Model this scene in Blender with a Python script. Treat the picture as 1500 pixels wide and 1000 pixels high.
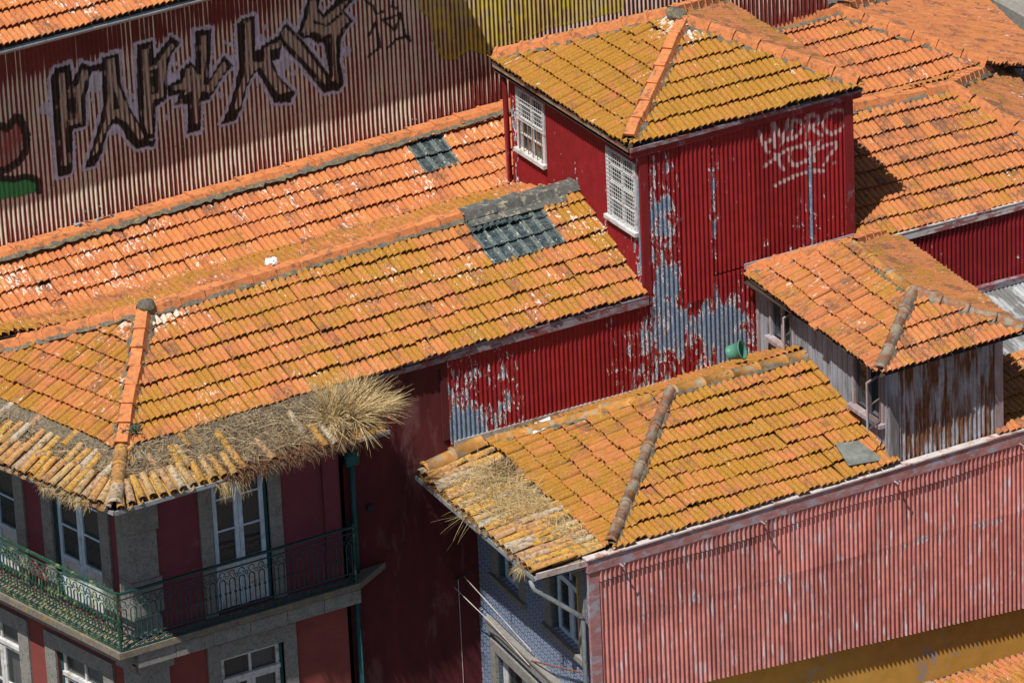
import bpy, bmesh, math, random
import numpy as np
from mathutils import Vector, Matrix, noise as mnoise
random.seed(7); np.random.seed(7)
scn = bpy.context.scene
col = scn.collection
for o in list(bpy.data.objects): bpy.data.objects.remove(o)

# ------------------------------------------------------------------ camera, sky, sun, exposure
# X runs along the party wall of the block, Y goes back over the roofs, Z is up; z = 0 is the eave of the corner house
CAM = Vector((-40.47, -70.09, 37.03))
PIT, ROLL, AZ = math.radians(25), math.radians(2.6), math.radians(28.6)
rt = Vector((math.cos(AZ), -math.sin(AZ), 0)); fh = Vector((math.sin(AZ), math.cos(AZ), 0))
fw = fh*math.cos(PIT) + Vector((0, 0, -math.sin(PIT))); upv = rt.cross(fw)
CR = rt*math.cos(ROLL) - upv*math.sin(ROLL); CU = rt*math.sin(ROLL) + upv*math.cos(ROLL)
cd = bpy.data.cameras.new('camera'); cam = bpy.data.objects.new('camera', cd); col.objects.link(cam)
m = Matrix((CR, CU, -fw)).transposed().to_4x4(); m.translation = CAM
cam.matrix_world = m
cd.sensor_width = 36; cd.lens = 8900/1500*36; cd.clip_start = 1; cd.clip_end = 2000
scn.camera = cam

SUN = Vector((.26, .14, -.53)).normalized()          # direction the light travels
w = bpy.data.worlds.new('World'); scn.world = w; w.use_nodes = True
wn = w.node_tree; bg = wn.nodes['Background']
sky = wn.nodes.new('ShaderNodeTexSky'); sky.sky_type = 'NISHITA'; sky.sun_disc = False
sky.sun_elevation = math.asin(-SUN.z); sky.sun_rotation = math.atan2(-SUN.x, -SUN.y)
wn.links.new(sky.outputs[0], bg.inputs[0]); bg.inputs[1].default_value = .058
ld = bpy.data.lights.new('sun', 'SUN'); ld.energy = 5.0; ld.angle = math.radians(.5); ld.color = (1, .95, .87)
sun = bpy.data.objects.new('sun', ld); col.objects.link(sun)
sun.rotation_euler = SUN.to_track_quat('-Z', 'Y').to_euler(); sun.location = (0, 0, 40)
scn.view_settings.view_transform = 'Standard'; scn.view_settings.look = 'None'
scn.view_settings.exposure = 0.15; scn.view_settings.gamma = 1; scn.view_settings.use_curve_mapping = False
scn.render.engine = 'CYCLES'

# ------------------------------------------------------------------ helpers: objects
LOC = {}
def V(*a): return Vector(a)
def thing(name, label, cat, loc, group=None):
    o = bpy.data.objects.new(name, None); col.objects.link(o); o.location = loc
    o.empty_display_size = .2
    o['label'] = label; o['category'] = cat
    if group: o['group'] = group
    LOC[o] = Vector(loc); return o
def adopt(o, parent):
    if parent is None: return
    o.parent = parent
    if parent in LOC: o.matrix_parent_inverse = Matrix.Translation(-LOC[parent])
def mesh(name, verts, faces, mats, smooth=False, attrs=None, midx=None):
    me = bpy.data.meshes.new(name)
    me.from_pydata([tuple(v) for v in verts], [], faces)
    for mt in (mats if isinstance(mats, (list, tuple)) else [mats]): me.materials.append(mt)
    if midx is not None: me.polygons.foreach_set('material_index', midx)
    if smooth: me.polygons.foreach_set('use_smooth', [True]*len(me.polygons))
    for k, (typ, dom, data) in (attrs or {}).items():
        a = me.attributes.new(k, typ, dom)
        a.data.foreach_set('color' if 'COLOR' in typ else 'value', np.asarray(data, dtype=np.float32).ravel())
    me.update(); return me
def obj(name, me, parent=None, mat=None, kind=None, label=None, cat=None, group=None):
    o = bpy.data.objects.new(name, me); col.objects.link(o); adopt(o, parent)
    if mat is not None: o.matrix_basis = mat
    if kind: o['kind'] = kind
    if label: o['label'] = label
    if cat: o['category'] = cat
    if group: o['group'] = group
    return o
class MB:
    """collects simple shapes into one mesh"""
    def __init__(s): s.v = []; s.f = []
    def add(s, vs, fs):
        n = len(s.v); s.v += [Vector(v) for v in vs]; s.f += [tuple(i+n for i in f) for f in fs]; return s
    def box(s, fr, a0, a1, b0, b1, c0, c1):
        vs = [fr(a, b, c) for a in (a0, a1) for b in (b0, b1) for c in (c0, c1)]
        return s.add(vs, [(0,1,3,2), (4,6,7,5), (0,4,5,1), (2,3,7,6), (0,2,6,4), (1,5,7,3)])
    def tube(s, pts, r, n=6, r1=None, cap=True):
        pts = [Vector(p) for p in pts]; rings = []
        for i, p in enumerate(pts):
            t = (pts[min(i+1, len(pts)-1)] - pts[max(i-1, 0)]).normalized()
            a = t.cross(Vector((0, 0, 1)))
            if a.length < .05: a = t.cross(Vector((0, 1, 0)))
            a.normalize(); b = t.cross(a)
            rr = r + ((r1 if r1 is not None else r) - r)*i/max(1, len(pts)-1)
            rings.append([p + (a*math.cos(k*2*math.pi/n) + b*math.sin(k*2*math.pi/n))*rr for k in range(n)])
        vs = [v for R in rings for v in R]
        fs = [(i*n+k, i*n+(k+1) % n, (i+1)*n+(k+1) % n, (i+1)*n+k) for i in range(len(pts)-1) for k in range(n)]
        if cap: fs += [tuple(range(n-1, -1, -1)), tuple(range((len(pts)-1)*n, len(pts)*n))]
        return s.add(vs, fs)
    def build(s, name, mat, parent=None, smooth=False, **k):
        return obj(name, mesh(name, s.v, s.f, mat, smooth), parent, **k)
def frame(P0, d, left=False):
    """local frame of a wall: s along the wall, o outwards, z up"""
    d = Vector((d[0], d[1], 0)).normalized(); P0 = Vector((P0[0], P0[1], 0))
    n = Vector((d.y, -d.x, 0)) if not left else Vector((-d.y, d.x, 0))
    def f(s, o, z): return P0 + d*s + n*o + Vector((0, 0, z))
    f.d = d; f.n = n; f.P = P0
    return f
W = lambda a, b, c: Vector((a, b, c))

# ------------------------------------------------------------------ helpers: materials
class NT:
    def __init__(s, name):
        s.m = bpy.data.materials.new(name); s.m.use_nodes = True
        s.t = s.m.node_tree; s.b = s.t.nodes['Principled BSDF']
        s.b.inputs['Roughness'].default_value = .85
        try: s.b.inputs['Specular IOR Level'].default_value = .25
        except KeyError: pass
    def n(s, typ, **k):
        x = s.t.nodes.new(typ)
        for a, b in k.items(): setattr(x, a, b)
        return x
    def put(s, sock, val):
        if hasattr(val, 'is_output'): s.t.links.new(val, sock)
        elif isinstance(val, (tuple, list)) and len(val) == 3 and sock.type == 'RGBA': sock.default_value = (*val, 1)
        else: sock.default_value = val
    def pos(s): return s.n('ShaderNodeNewGeometry').outputs['Position']
    def scale(s, v, sc):
        x = s.n('ShaderNodeVectorMath', operation='MULTIPLY'); s.put(x.inputs[0], v); x.inputs[1].default_value = sc; return x.outputs[0]
    def dot(s, v, d):
        x = s.n('ShaderNodeVectorMath', operation='DOT_PRODUCT'); s.put(x.inputs[0], v); x.inputs[1].default_value = d; return x.outputs['Value']
    def noise(s, v, sc, det=3, rough=.55, dist=0):
        x = s.n('ShaderNodeTexNoise'); s.put(x.inputs['Vector'], v); x.inputs['Scale'].default_value = sc
        x.inputs['Detail'].default_value = det; x.inputs['Roughness'].default_value = rough; x.inputs['Distortion'].default_value = dist
        return x.outputs[0]
    def math(s, op, a, b=0, c=None, clamp=False):
        x = s.n('ShaderNodeMath', operation=op, use_clamp=clamp); s.put(x.inputs[0], a); s.put(x.inputs[1], b)
        if c is not None: s.put(x.inputs[2], c)
        return x.outputs[0]
    def step(s, v, a, b):
        x = s.n('ShaderNodeMapRange', clamp=True); s.put(x.inputs[0], v); s.put(x.inputs[1], a); s.put(x.inputs[2], b); return x.outputs[0]
    def mix(s, fac, a, b, mode='MIX'):
        x = s.n('ShaderNodeMix', data_type='RGBA', blend_type=mode); s.put(x.inputs[0], fac); s.put(x.inputs[6], a); s.put(x.inputs[7], b); return x.outputs[2]
    def ramp(s, fac, stops, interp='LINEAR'):
        x = s.n('ShaderNodeValToRGB'); e = x.color_ramp.elements; x.color_ramp.interpolation = interp
        while len(e) < len(stops): e.new(.5)
        for i, (p, c) in enumerate(stops): e[i].position = p; e[i].color = (*c, 1)
        s.put(x.inputs[0], fac); return x.outputs[0]
    def attr(s, name, out='Fac'): return s.n('ShaderNodeAttribute', attribute_name=name).outputs[out]
    def bump(s, h, st=.3, d=.01):
        x = s.n('ShaderNodeBump'); x.inputs['Strength'].default_value = st; x.inputs['Distance'].default_value = d
        s.put(x.inputs['Height'], h); s.put(s.b.inputs['Normal'], x.outputs[0])
    def done(s, c, rough=None, metal=None):
        s.put(s.b.inputs['Base Color'], c)
        if rough is not None: s.put(s.b.inputs['Roughness'], rough)
        if metal is not None: s.put(s.b.inputs['Metallic'], metal)
        return s.m
    def rnd(s):
        r = s.n('ShaderNodeObjectInfo').outputs['Random']
        return s.math('FRACT', s.math('ADD', r, s.attr('rnd')))

def tile_mat(name, lichen=.5, drop=.3, hot=.5, dark=.3, grey=.0, run=(1, .38, .6), perch=None):
    s = NT(name); P = s.pos(); r = s.rnd(); Q = s.scale(P, run)
    rc = s.math('ADD', s.math('MULTIPLY', r, .62), s.math('MULTIPLY', s.step(s.noise(P, 2.1, 3, .6), .25, .75), .38))
    base = s.ramp(rc, [(0, (.19, .085, .06)), (.07, (.30, .11, .06)), (.14, (.46, .145, .055)), (.4, (.56, .185, .062)), (.75, (.60, .215, .065)), (.94, (.58, .255, .085)), (1, (.62, .33, .15))])
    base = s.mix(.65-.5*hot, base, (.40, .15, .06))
    n1 = s.noise(Q, 22, 5, .65); base = s.mix(s.math('MULTIPLY', s.step(n1, .42, .72), .6), base, (.33, .115, .055))
    sp = s.noise(P, 26, 5, .75); sp2 = s.noise(P, 75, 3, .65)
    # black-brown weathering in patches and specks
    n2 = s.math('ADD', s.math('MULTIPLY', s.noise(P, 3.2, 4, .6), .6), s.math('MULTIPLY', s.noise(Q, 36, 4, .7), .5))
    n2 = s.math('ADD', n2, s.math('MULTIPLY', s.math('SUBTRACT', r, .5), -.10))
    base = s.mix(s.math('MULTIPLY', s.step(n2, .63-.09*dark, .71-.09*dark), .74), base, (.12, .068, .045))
    # ochre lichen: broad areas broken up into specks
    big = s.noise(P, .9, 3, .6); mid = s.noise(P, 7, 3, .6)
    l = s.math('ADD', s.math('ADD', s.math('MULTIPLY', big, .55), s.math('MULTIPLY', mid, .40)), s.math('MULTIPLY', sp, .55))
    l = s.math('ADD', s.math('ADD', l, s.math('MULTIPLY', s.math('SUBTRACT', s.math('FRACT', s.math('MULTIPLY', r, 7.3)), .5), .10)), s.math('MULTIPLY', s.math('SUBTRACT', sp2, .5), .55))
    th = .98 - .46*lichen
    lm = s.step(l, th, th+.06)
    lc = s.mix(s.step(s.noise(P, 40, 4, .7), .35, .65), (.24, .115, .014), (.44, .225, .022))
    base = s.mix(s.math('MULTIPLY', lm, .88), base, lc)
    g = s.noise(P, 21, 4, .6, .4); base = s.mix(s.math('MULTIPLY', s.step(g, .69-.2*grey, .72-.2*grey), .8), base, (.36, .34, .27))
    # fine dark and pale specks
    k1 = s.noise(P, 95, 2, .6); base = s.mix(s.math('MULTIPLY', s.step(k1, .60, .70), .55), base, (.10, .065, .045))
    k2 = s.math('ADD', s.noise(P, 55, 2, .5), s.math('MULTIPLY', s.noise(P, 4, 2), .25)); base = s.mix(s.math('MULTIPLY', s.step(k2, .80, .84), .75), base, (.55, .48, .38))
    # bird droppings, run down the slope
    d1 = s.noise(P, 1.3, 2); d2 = s.noise(Q, 20, 3, .5, 1.3); dd = s.math('ADD', s.math('MULTIPLY', d1, .42), s.math('MULTIPLY', d2, .85))
    if perch:
        vd = s.n('ShaderNodeVectorMath', operation='DISTANCE'); s.put(vd.inputs[0], P); vd.inputs[1].default_value = perch
        dd = s.math('ADD', dd, s.math('MULTIPLY', s.step(vd.outputs['Value'], .62, .1), .30))
    base = s.mix(s.math('MULTIPLY', s.step(dd, .86-.14*drop, .89-.14*drop), .8), base, (.70, .60, .53))
    s.bump(s.math('ADD', sp, s.math('MULTIPLY', sp2, .6)), .45, .008)
    return s.done(base, .88)

def plain(name, c, var=.25, sc=8, rough=.8, stain=None, amt=.4, stretch=(1, 1, 1), bumpst=.15, metal=0):
    s = NT(name); P = s.scale(s.pos(), stretch)
    n = s.noise(P, sc, 5, .65); n2 = s.noise(P, sc*.22, 3)
    lo = tuple(x*(1-var) for x in c); hi = tuple(min(.9, x*(1+var)) for x in c)
    k = s.mix(s.step(s.math('ADD', n, s.math('MULTIPLY', n2, .5)), .5, 1.0), lo, hi)
    if stain: k = s.mix(s.math('MULTIPLY', s.step(s.noise(P, sc*.55, 5, .7, .3), .62-.2*amt, .70-.2*amt), .85), k, stain)
    s.bump(n, bumpst, .01); return s.done(k, rough, metal)

M = {}
M['tile_corner'] = tile_mat('weathered clay tile, lichen', .56, .5, .6, .55, .1, perch=(-7.2, 1.7, .95))
M['tile_corner_x'] = tile_mat('weathered clay tile, lichen', .56, .5, .6, .55, .1, perch=(-7.2, 1.7, .95), run=(.38, 1, .6))
M['tile_back'] = tile_mat('fresh clay tile', .2, .78, .95, .3)
M['tile_back_x'] = tile_mat('fresh clay tile', .2, .78, .95, .3, run=(.38, 1, .6))
M['tile_tower'] = tile_mat('lichen covered clay tile', .78, .25, .35, .6, perch=(1.85, 1.7, 3.25))
M['tile_tower_x'] = tile_mat('lichen covered clay tile', .78, .25, .35, .6, perch=(1.85, 1.7, 3.25), run=(.38, 1, .6))
M['tile_blue'] = tile_mat('ochre lichen clay tile', .66, .2, .5, .5, .08)
M['tile_blue_x'] = tile_mat('ochre lichen clay tile', .66, .2, .5, .5, .08, run=(.38, 1, .6))
M['tile_shed'] = tile_mat('orange shed tile', .40, .45, .5, .65, .25)
M['tile_shed_x'] = tile_mat('orange shed tile', .40, .45, .5, .65, .25, run=(.38, 1, .6))
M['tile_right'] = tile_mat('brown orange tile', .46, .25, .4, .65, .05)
M['tile_right_x'] = tile_mat('brown orange tile', .46, .25, .4, .65, .05, run=(.38, 1, .6))
M['tile_farright'] = tile_mat('orange red tile', .2, .3, .55, .45)
M['tile_farright_x'] = tile_mat('orange red tile', .2, .3, .55, .45, run=(.38, 1, .6))
M['tile_shade_x'] = tile_mat('dusty brown tile', .42, .35, .0, .95, .15, run=(.38, 1, .6))  # dusty weathering plus shade of slopes turned from the sun, mixed into the colour
M['ridge_fresh'] = plain('orange ridge clay', (.53, .19, .07), .3, 14, .88, (.20, .10, .06), .42, bumpst=.4)
M['ridge_old'] = plain('old brown ridge clay', (.25, .115, .06), .4, 12, .9, (.25, .23, .185), .75, bumpst=.5)
M['ridge_ochre'] = plain('ochre ridge clay', (.42, .20, .05), .35, 9, .9, (.30, .28, .22), .5)
M['mortar'] = plain('grey mortar', (.125, .112, .09), .5, 24, .95, (.26, .20, .06), .4, bumpst=.8)
M['deck'] = plain('roof boarding', (.06, .04, .03), .3, 5, .95)
M['barrel'] = None
def barrel_mat():
    s = NT('old barrel tile with lichen'); P = s.pos(); r = s.rnd()
    b = s.ramp(r, [(0, (.40, .36, .29)), (.25, (.40, .20, .09)), (.45, (.46, .22, .05)), (.7, (.48, .25, .03)), (.88, (.42, .28, .14)), (1, (.46, .42, .35))])
    n = s.noise(P, 20, 4, .65)
    b = s.mix(s.step(n, .54, .62), b, (.46, .24, .02)); b = s.mix(s.step(s.noise(P, 30, 4, .7), .57, .63), b, (.46, .43, .36))
    b = s.mix(s.math('MULTIPLY', s.step(s.noise(P, 16, 5, .7), .50, .62), .85), b, (.10, .085, .07))
    s.bump(n, .5, .01); return s.done(b, .92)
M['barrel'] = barrel_mat()
M['soil'] = plain('dry soil and moss', (.16, .13, .095), .45, 22, .97, (.10, .08, .055), .5, bumpst=.8)
def grass_mat(name, a, b):
    s = NT(name); c = s.ramp(s.attr('rnd'), [(0, a), (1, b)]); return s.done(c, .7)
M['straw'] = grass_mat('straw', (.32, .22, .095), (.66, .51, .27))
M['straw_grey'] = grass_mat('grey dry grass', (.11, .08, .05), (.52, .41, .26))
M['straw_brown'] = grass_mat('brown dead plants', (.07, .035, .02), (.21, .11, .055))
M['weed'] = grass_mat('grey green weed', (.07, .085, .05), (.17, .19, .13))

def corr_paint(name, paint, under, rim, extra=None, rough=.45):
    """painted corrugated iron: 'peel' drives bare patches, 'ink' is sprayed paint with its cover in alpha"""
    s = NT(name); P = s.pos(); Q = s.scale(P, (1.5, 1.5, .5))
    n = s.noise(P, 5, 5, .6); c = s.mix(s.step(s.math('ADD', n, s.math('MULTIPLY', s.math('SUBTRACT', s.n('ShaderNodeObjectInfo').outputs['Random'], .5), .35)), .3, .75), tuple(x*.8 for x in paint), tuple(min(1, x*1.17) for x in paint))
    if extra: c = extra(s, c, P)
    a = s.n('ShaderNodeAttribute', attribute_name='ink')
    c = s.mix(a.outputs['Alpha'], c, a.outputs['Color'])
    p = s.attr('peel')
    f = s.math('ADD', s.math('ADD', s.math('MULTIPLY', s.noise(Q, 4.2, 3, .6, .4), .55), s.math('MULTIPLY', s.noise(Q, 13, 4, .65, .5), .50)), s.math('MULTIPLY', p, .55))
    f2 = s.math('ADD', s.math('ADD', s.math('MULTIPLY', s.noise(s.scale(P, (1.3, 1.3, .5)), 11, 4, .65, .5), .95), .055), s.math('MULTIPLY', p, .42))
    f = s.math('MAXIMUM', f, f2)
    um = s.mix(s.step(s.noise(P, 30, 4), .35, .7), tuple(x*.7 for x in under), tuple(x*1.25 for x in under))
    c = s.mix(s.step(f, .790, .797), c, rim); c = s.mix(s.step(f, .816, .822), c, um)
    x = s.step(f, .785, .825); s.bump(s.math('MULTIPLY', x, -1), .6, .006)
    return s.done(c, rough)
M['red'] = corr_paint('peeling red painted iron', (.255, .017, .021), (.17, .235, .33), (.70, .68, .68))
M['red_flat'] = plain('red painted flat iron', (.20, .016, .02), .2, 6, .5, (.19, .21, .27), .22, (1, 1, .4))
M['fascia'] = plain('grey and red flaking fascia', (.22, .20, .23), .3, 9, .7, (.19, .035, .035), .75, (1, 1, 2))
def pinkx(s, c, P):
    st = s.noise(s.scale(P, (1, 1, .16)), 13, 3, .6)
    c = s.mix(s.math('MULTIPLY', s.step(st, .61, .66), .8), c, (.58, .56, .63))
    c = s.mix(s.math('MULTIPLY', s.step(s.noise(s.scale(P, (1, 1, .5)), 2.2, 5, .65), .46, .66), .6), c, (.36, .12, .105))
    c = s.mix(s.math('MULTIPLY', s.step(s.noise(s.scale(P, (1.6, 1, .3)), 6, 4, .7), .56, .64), .55), c, (.56, .50, .54))
    c = s.mix(s.math('MULTIPLY', s.step(s.noise(s.scale(P, (2.2, 1, .05)), 6, 3, .6), .63, .67), .6), c, (.16, .06, .06))
    return s.mix(s.math('MULTIPLY', s.step(s.noise(P, 40, 3), .62, .7), .35), c, (.6, .5, .5))
M['pink'] = corr_paint('faded pink painted iron', (.60, .23, .20), (.42, .41, .48), (.6, .55, .57), pinkx, .6)
M['pinkflat'] = plain('faded pink flashing', (.36, .17, .165), .3, 7, .6, (.34, .34, .40), .6, (1, 1, 2))
def creamx(s, c, P):
    st = s.noise(s.scale(P, (1, 1, .06)), 15, 3, .65)
    big = s.noise(s.scale(P, (.8, 1, .5)), .75, 4, .6)
    k = s.math('ADD', s.math('MULTIPLY', st, .7), s.math('MULTIPLY', big, .6))
    k = s.math('ADD', k, s.attr('wear'))
    return s.mix(s.step(k, .78, .90), c, s.mix(s.step(s.noise(P, 9, 4), .3, .7), (.58, .54, .43), (.74, .70, .58)))
M['graffiti'] = corr_paint('worn maroon and cream iron with spray paint', (.165, .030, .028), (.3, .28, .26), (.5, .45, .4), creamx, .5)
def rustx(s, c, P):
    st = s.noise(s.scale(P, (1, 1, .12)), 11, 4, .65)
    c = s.mix(s.step(st, .42, .56), c, (.15, .055, .022)); return s.mix(s.math('MULTIPLY', s.step(s.noise(P, 14, 4), .5, .7), .6), c, (.30, .13, .05))
M['rusty'] = corr_paint('rusty galvanised iron', (.36, .36, .40), (.3, .3, .33), (.4, .38, .38), rustx, .6)
M['galv'] = plain('pale galvanised iron', (.33, .345, .36), .4, 8, .55, (.11, .11, .105), .75, (1, .25, 1))
M['flake'] = plain('flaking white over red metal', (.50, .46, .45), .2, 8, .65, (.22, .035, .035), .6, (.6, 1, 2))
M['shedwood'] = plain('weathered blue grey boards', (.27, .28, .32), .35, 8, .85, (.13, .11, .11), .4, (1, 1, .15))
M['shedtrim'] = plain('faded pink grey timber', (.32, .24, .24), .3, 9, .85, (.36, .36, .40), .5, (1, 1, .3))
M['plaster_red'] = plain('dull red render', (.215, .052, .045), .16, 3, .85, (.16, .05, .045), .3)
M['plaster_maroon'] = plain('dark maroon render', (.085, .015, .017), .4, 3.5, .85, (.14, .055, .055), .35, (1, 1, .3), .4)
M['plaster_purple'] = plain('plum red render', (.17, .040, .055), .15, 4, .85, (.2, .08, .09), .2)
M['granite'] = plain('granite', (.225, .215, .20), .35, 35, .9, (.14, .135, .125), .4)
M['mossy'] = plain('mossy granite', (.17, .15, .125), .4, 25, .9, (.32, .20, .03), .35)
M['ochre'] = plain('ochre render', (.58, .31, .065), .16, 4, .9, (.33, .30, .33), .16)
M['bluewood'] = plain('pale blue painted wood', (.52, .62, .73), .25, 18, .6, (.28, .33, .40), .3, (1, 1, .4))
M['whitewood'] = plain('white painted wood', (.56, .565, .57), .2, 16, .65, (.34, .27, .20), .4)
M['teal'] = plain('dark teal paint', (.018, .085, .095), .25, 9, .5)
M['iron_green'] = plain('green painted cast iron', (.02, .062, .045), .45, 16, .55, (.20, .27, .10), .4)
M['iron_shade'] = plain('cast iron in shaded tone', (.014, .055, .058), .3, 16, .5)  # same railing paint as the left side; front rail's shade put into the colour
M['cable'] = plain('black cable', (.03, .03, .03), .2)
M['palecable'] = plain('pale cable', (.42, .38, .36), .2)
M['interior'] = plain('dark room', (.03, .027, .025), .3, 3)
M['curtain'] = plain('curtain', (.42, .42, .42), .3, 6, .9, None, .4, (3, 3, .2))
M['brownwood'] = plain('brown shutter', (.16, .085, .05), .35, 9, .8, None, .4, (6, 6, .4))
M['greywall'] = plain('grey rough wall', (.22, .21, .19), .3, 12, .95)
M['whitewall'] = plain('white wall', (.62, .64, .67), .1, 4, .9)
M['bitumen'] = plain('bitumen strip', (.10, .10, .095), .4, 16, .9, (.34, .31, .22), .4)
M['ground'] = plain('cobbled street', (.12, .11, .10), .3, 6, .95)
M['bucket'] = plain('green plastic', (.08, .24, .17), .1, 6, .45)
M['plastic'] = plain('white plastic', (.72, .73, .75), .1, 10, .4)
M['zinc'] = plain('zinc', (.24, .26, .28), .25, 9, .5, (.17, .11, .08), .3)
M['mesh'] = plain('white wire', (.50, .50, .50), .25, 20, .6)
def glass(name, tint, rough=.08):
    s = NT(name); s.b.inputs['Roughness'].default_value = rough
    s.b.inputs['Base Color'].default_value = (*tint, 1); s.b.inputs['Specular IOR Level'].default_value = .8
    return s.m
M['pane'] = glass('window glass', (.05, .06, .065)); M['pane'].node_tree.nodes['Principled BSDF'].inputs['Alpha'].default_value = .4
def glasstile():
    s = NT('dirty glass tile'); P = s.pos()
    c = s.mix(s.step(s.noise(P, 16, 4), .4, .7), (.03, .045, .05), (.10, .125, .125)); c = s.mix(s.step(s.noise(P, 30, 3, .6), .66, .7), c, (.55, .55, .5))
    s.b.inputs['Specular IOR Level'].default_value = .8
    return s.done(c, .22)
M['glasstile'] = glasstile()
M['glassrib'] = plain('pale glass rib', (.13, .16, .155), .4, 25, .35, (.5, .5, .43), .3)
def azulejo():
    """blue and white printed tiles; the print repeats on a square grid along the facade"""
    s = NT('blue white patterned tile'); P = s.pos()
    u = s.dot(P, (-.078, -.997, 0)); z = s.dot(P, (0, 0, 1))
    def saw(x, p): return s.math('ABSOLUTE', s.math('SUBTRACT', s.math('FRACT', s.math('DIVIDE', x, p)), .5))
    a = saw(u, .11); b = saw(z, .11)
    r = s.math('SQRT', s.math('ADD', s.math('MULTIPLY', a, a), s.math('MULTIPLY', b, b)))
    ring = s.math('ABSOLUTE', s.math('SUBTRACT', r, .32)); k = s.step(ring, .10, .05)
    dg = s.step(s.math('ABSOLUTE', s.math('SUBTRACT', a, b)), .10, .05)
    k = s.math('MAXIMUM', k, s.math('MULTIPLY', dg, .8)); k = s.math('MAXIMUM', k, s.step(r, .10, .06))
    n = s.noise(P, 60, 2); k = s.math('MULTIPLY', k, s.step(n, .25, .5))
    c = s.mix(k, (.035, .085, .21), (.40, .44, .50)); return s.done(c, .35)
M['azulejo'] = azulejo()

# ------------------------------------------------------------------ helpers: roofs
TW, GA, TL = .205, .32, .372
def tile_variant(seed):
    rg = random.Random(seed)
    xs = [.002, .012, .032, .058, .079, .087, .098, .110, .132, .158, .179, .188]
    zs = [-.004, .022, .040, .046, .042, .0, -.002, .024, .040, .046, .042, -.008]
    H, TH = .062, .019
    vs = []; fs = []
    j = [rg.uniform(-.003, .003) for _ in xs]; e = [rg.uniform(-.006, .006) for _ in xs]
    for y, z0, tag in ((0, H, 0), (TL, 0, 0)):
        vs += [(x, y + (e[i] if y == 0 else 0), z0 + zs[i] + j[i]) for i, x in enumerate(xs)]
    vs += [(x, e[i], H + zs[i] + j[i]) for i, x in enumerate(xs)]
    vs += [(x, e[i]+.004, H + zs[i]*.9 + j[i] - TH) for i, x in enumerate(xs)]
    n = len(xs)
    fs += [(i, i+1, n+i+1, n+i) for i in range(n-1)]
    fs += [(3*n+i, 3*n+i+1, 2*n+i+1, 2*n+i) for i in range(n-1)]
    return vs, fs
TVAR = [tile_variant(i) for i in range(8)]
def glass_variant():
    xs = [.0, .008, .026, .034, .171, .179, .197, .205]; zs = [.0, .03, .03, .006, .006, .03, .03, 0]; H = .05
    vs = [(x, y, z0+z) for y, z0 in ((0, H), (TL, 0)) for x, z in zip(xs, zs)] + [(x, 0, H+z-.012) for x, z in zip(xs, zs)]
    fs = [(i, i+1, 9+i, 8+i) for i in range(7)] + [(16+i, 17+i, i+1, i) for i in range(7)]
    return vs, fs, [0 if i == 3 else 1 for i in range(7)] + [1]*7
GV = glass_variant()
_tm = {}
def tile_mesh(i, mat):
    if (i, mat) not in _tm:
        vs, fs = TVAR[i]
        if mat == M['glasstile']: _tm[(i, mat)] = mesh('glass_tile', GV[0], GV[1], [mat, M['glassrib']], False, None, GV[2]); return _tm[(i, mat)]
        _tm[(i, mat)] = mesh('tile', vs, fs, mat, True, {'rnd': ('FLOAT', 'FACE', [0]*len(fs))})
    return _tm[(i, mat)]
def inframe(p):
    d = p - CAM; w_ = d.dot(fw); x = 8900*d.dot(CR)/w_; y = 8900*d.dot(CU)/w_
    return abs(x) < 770 and abs(y) < 520
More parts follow.
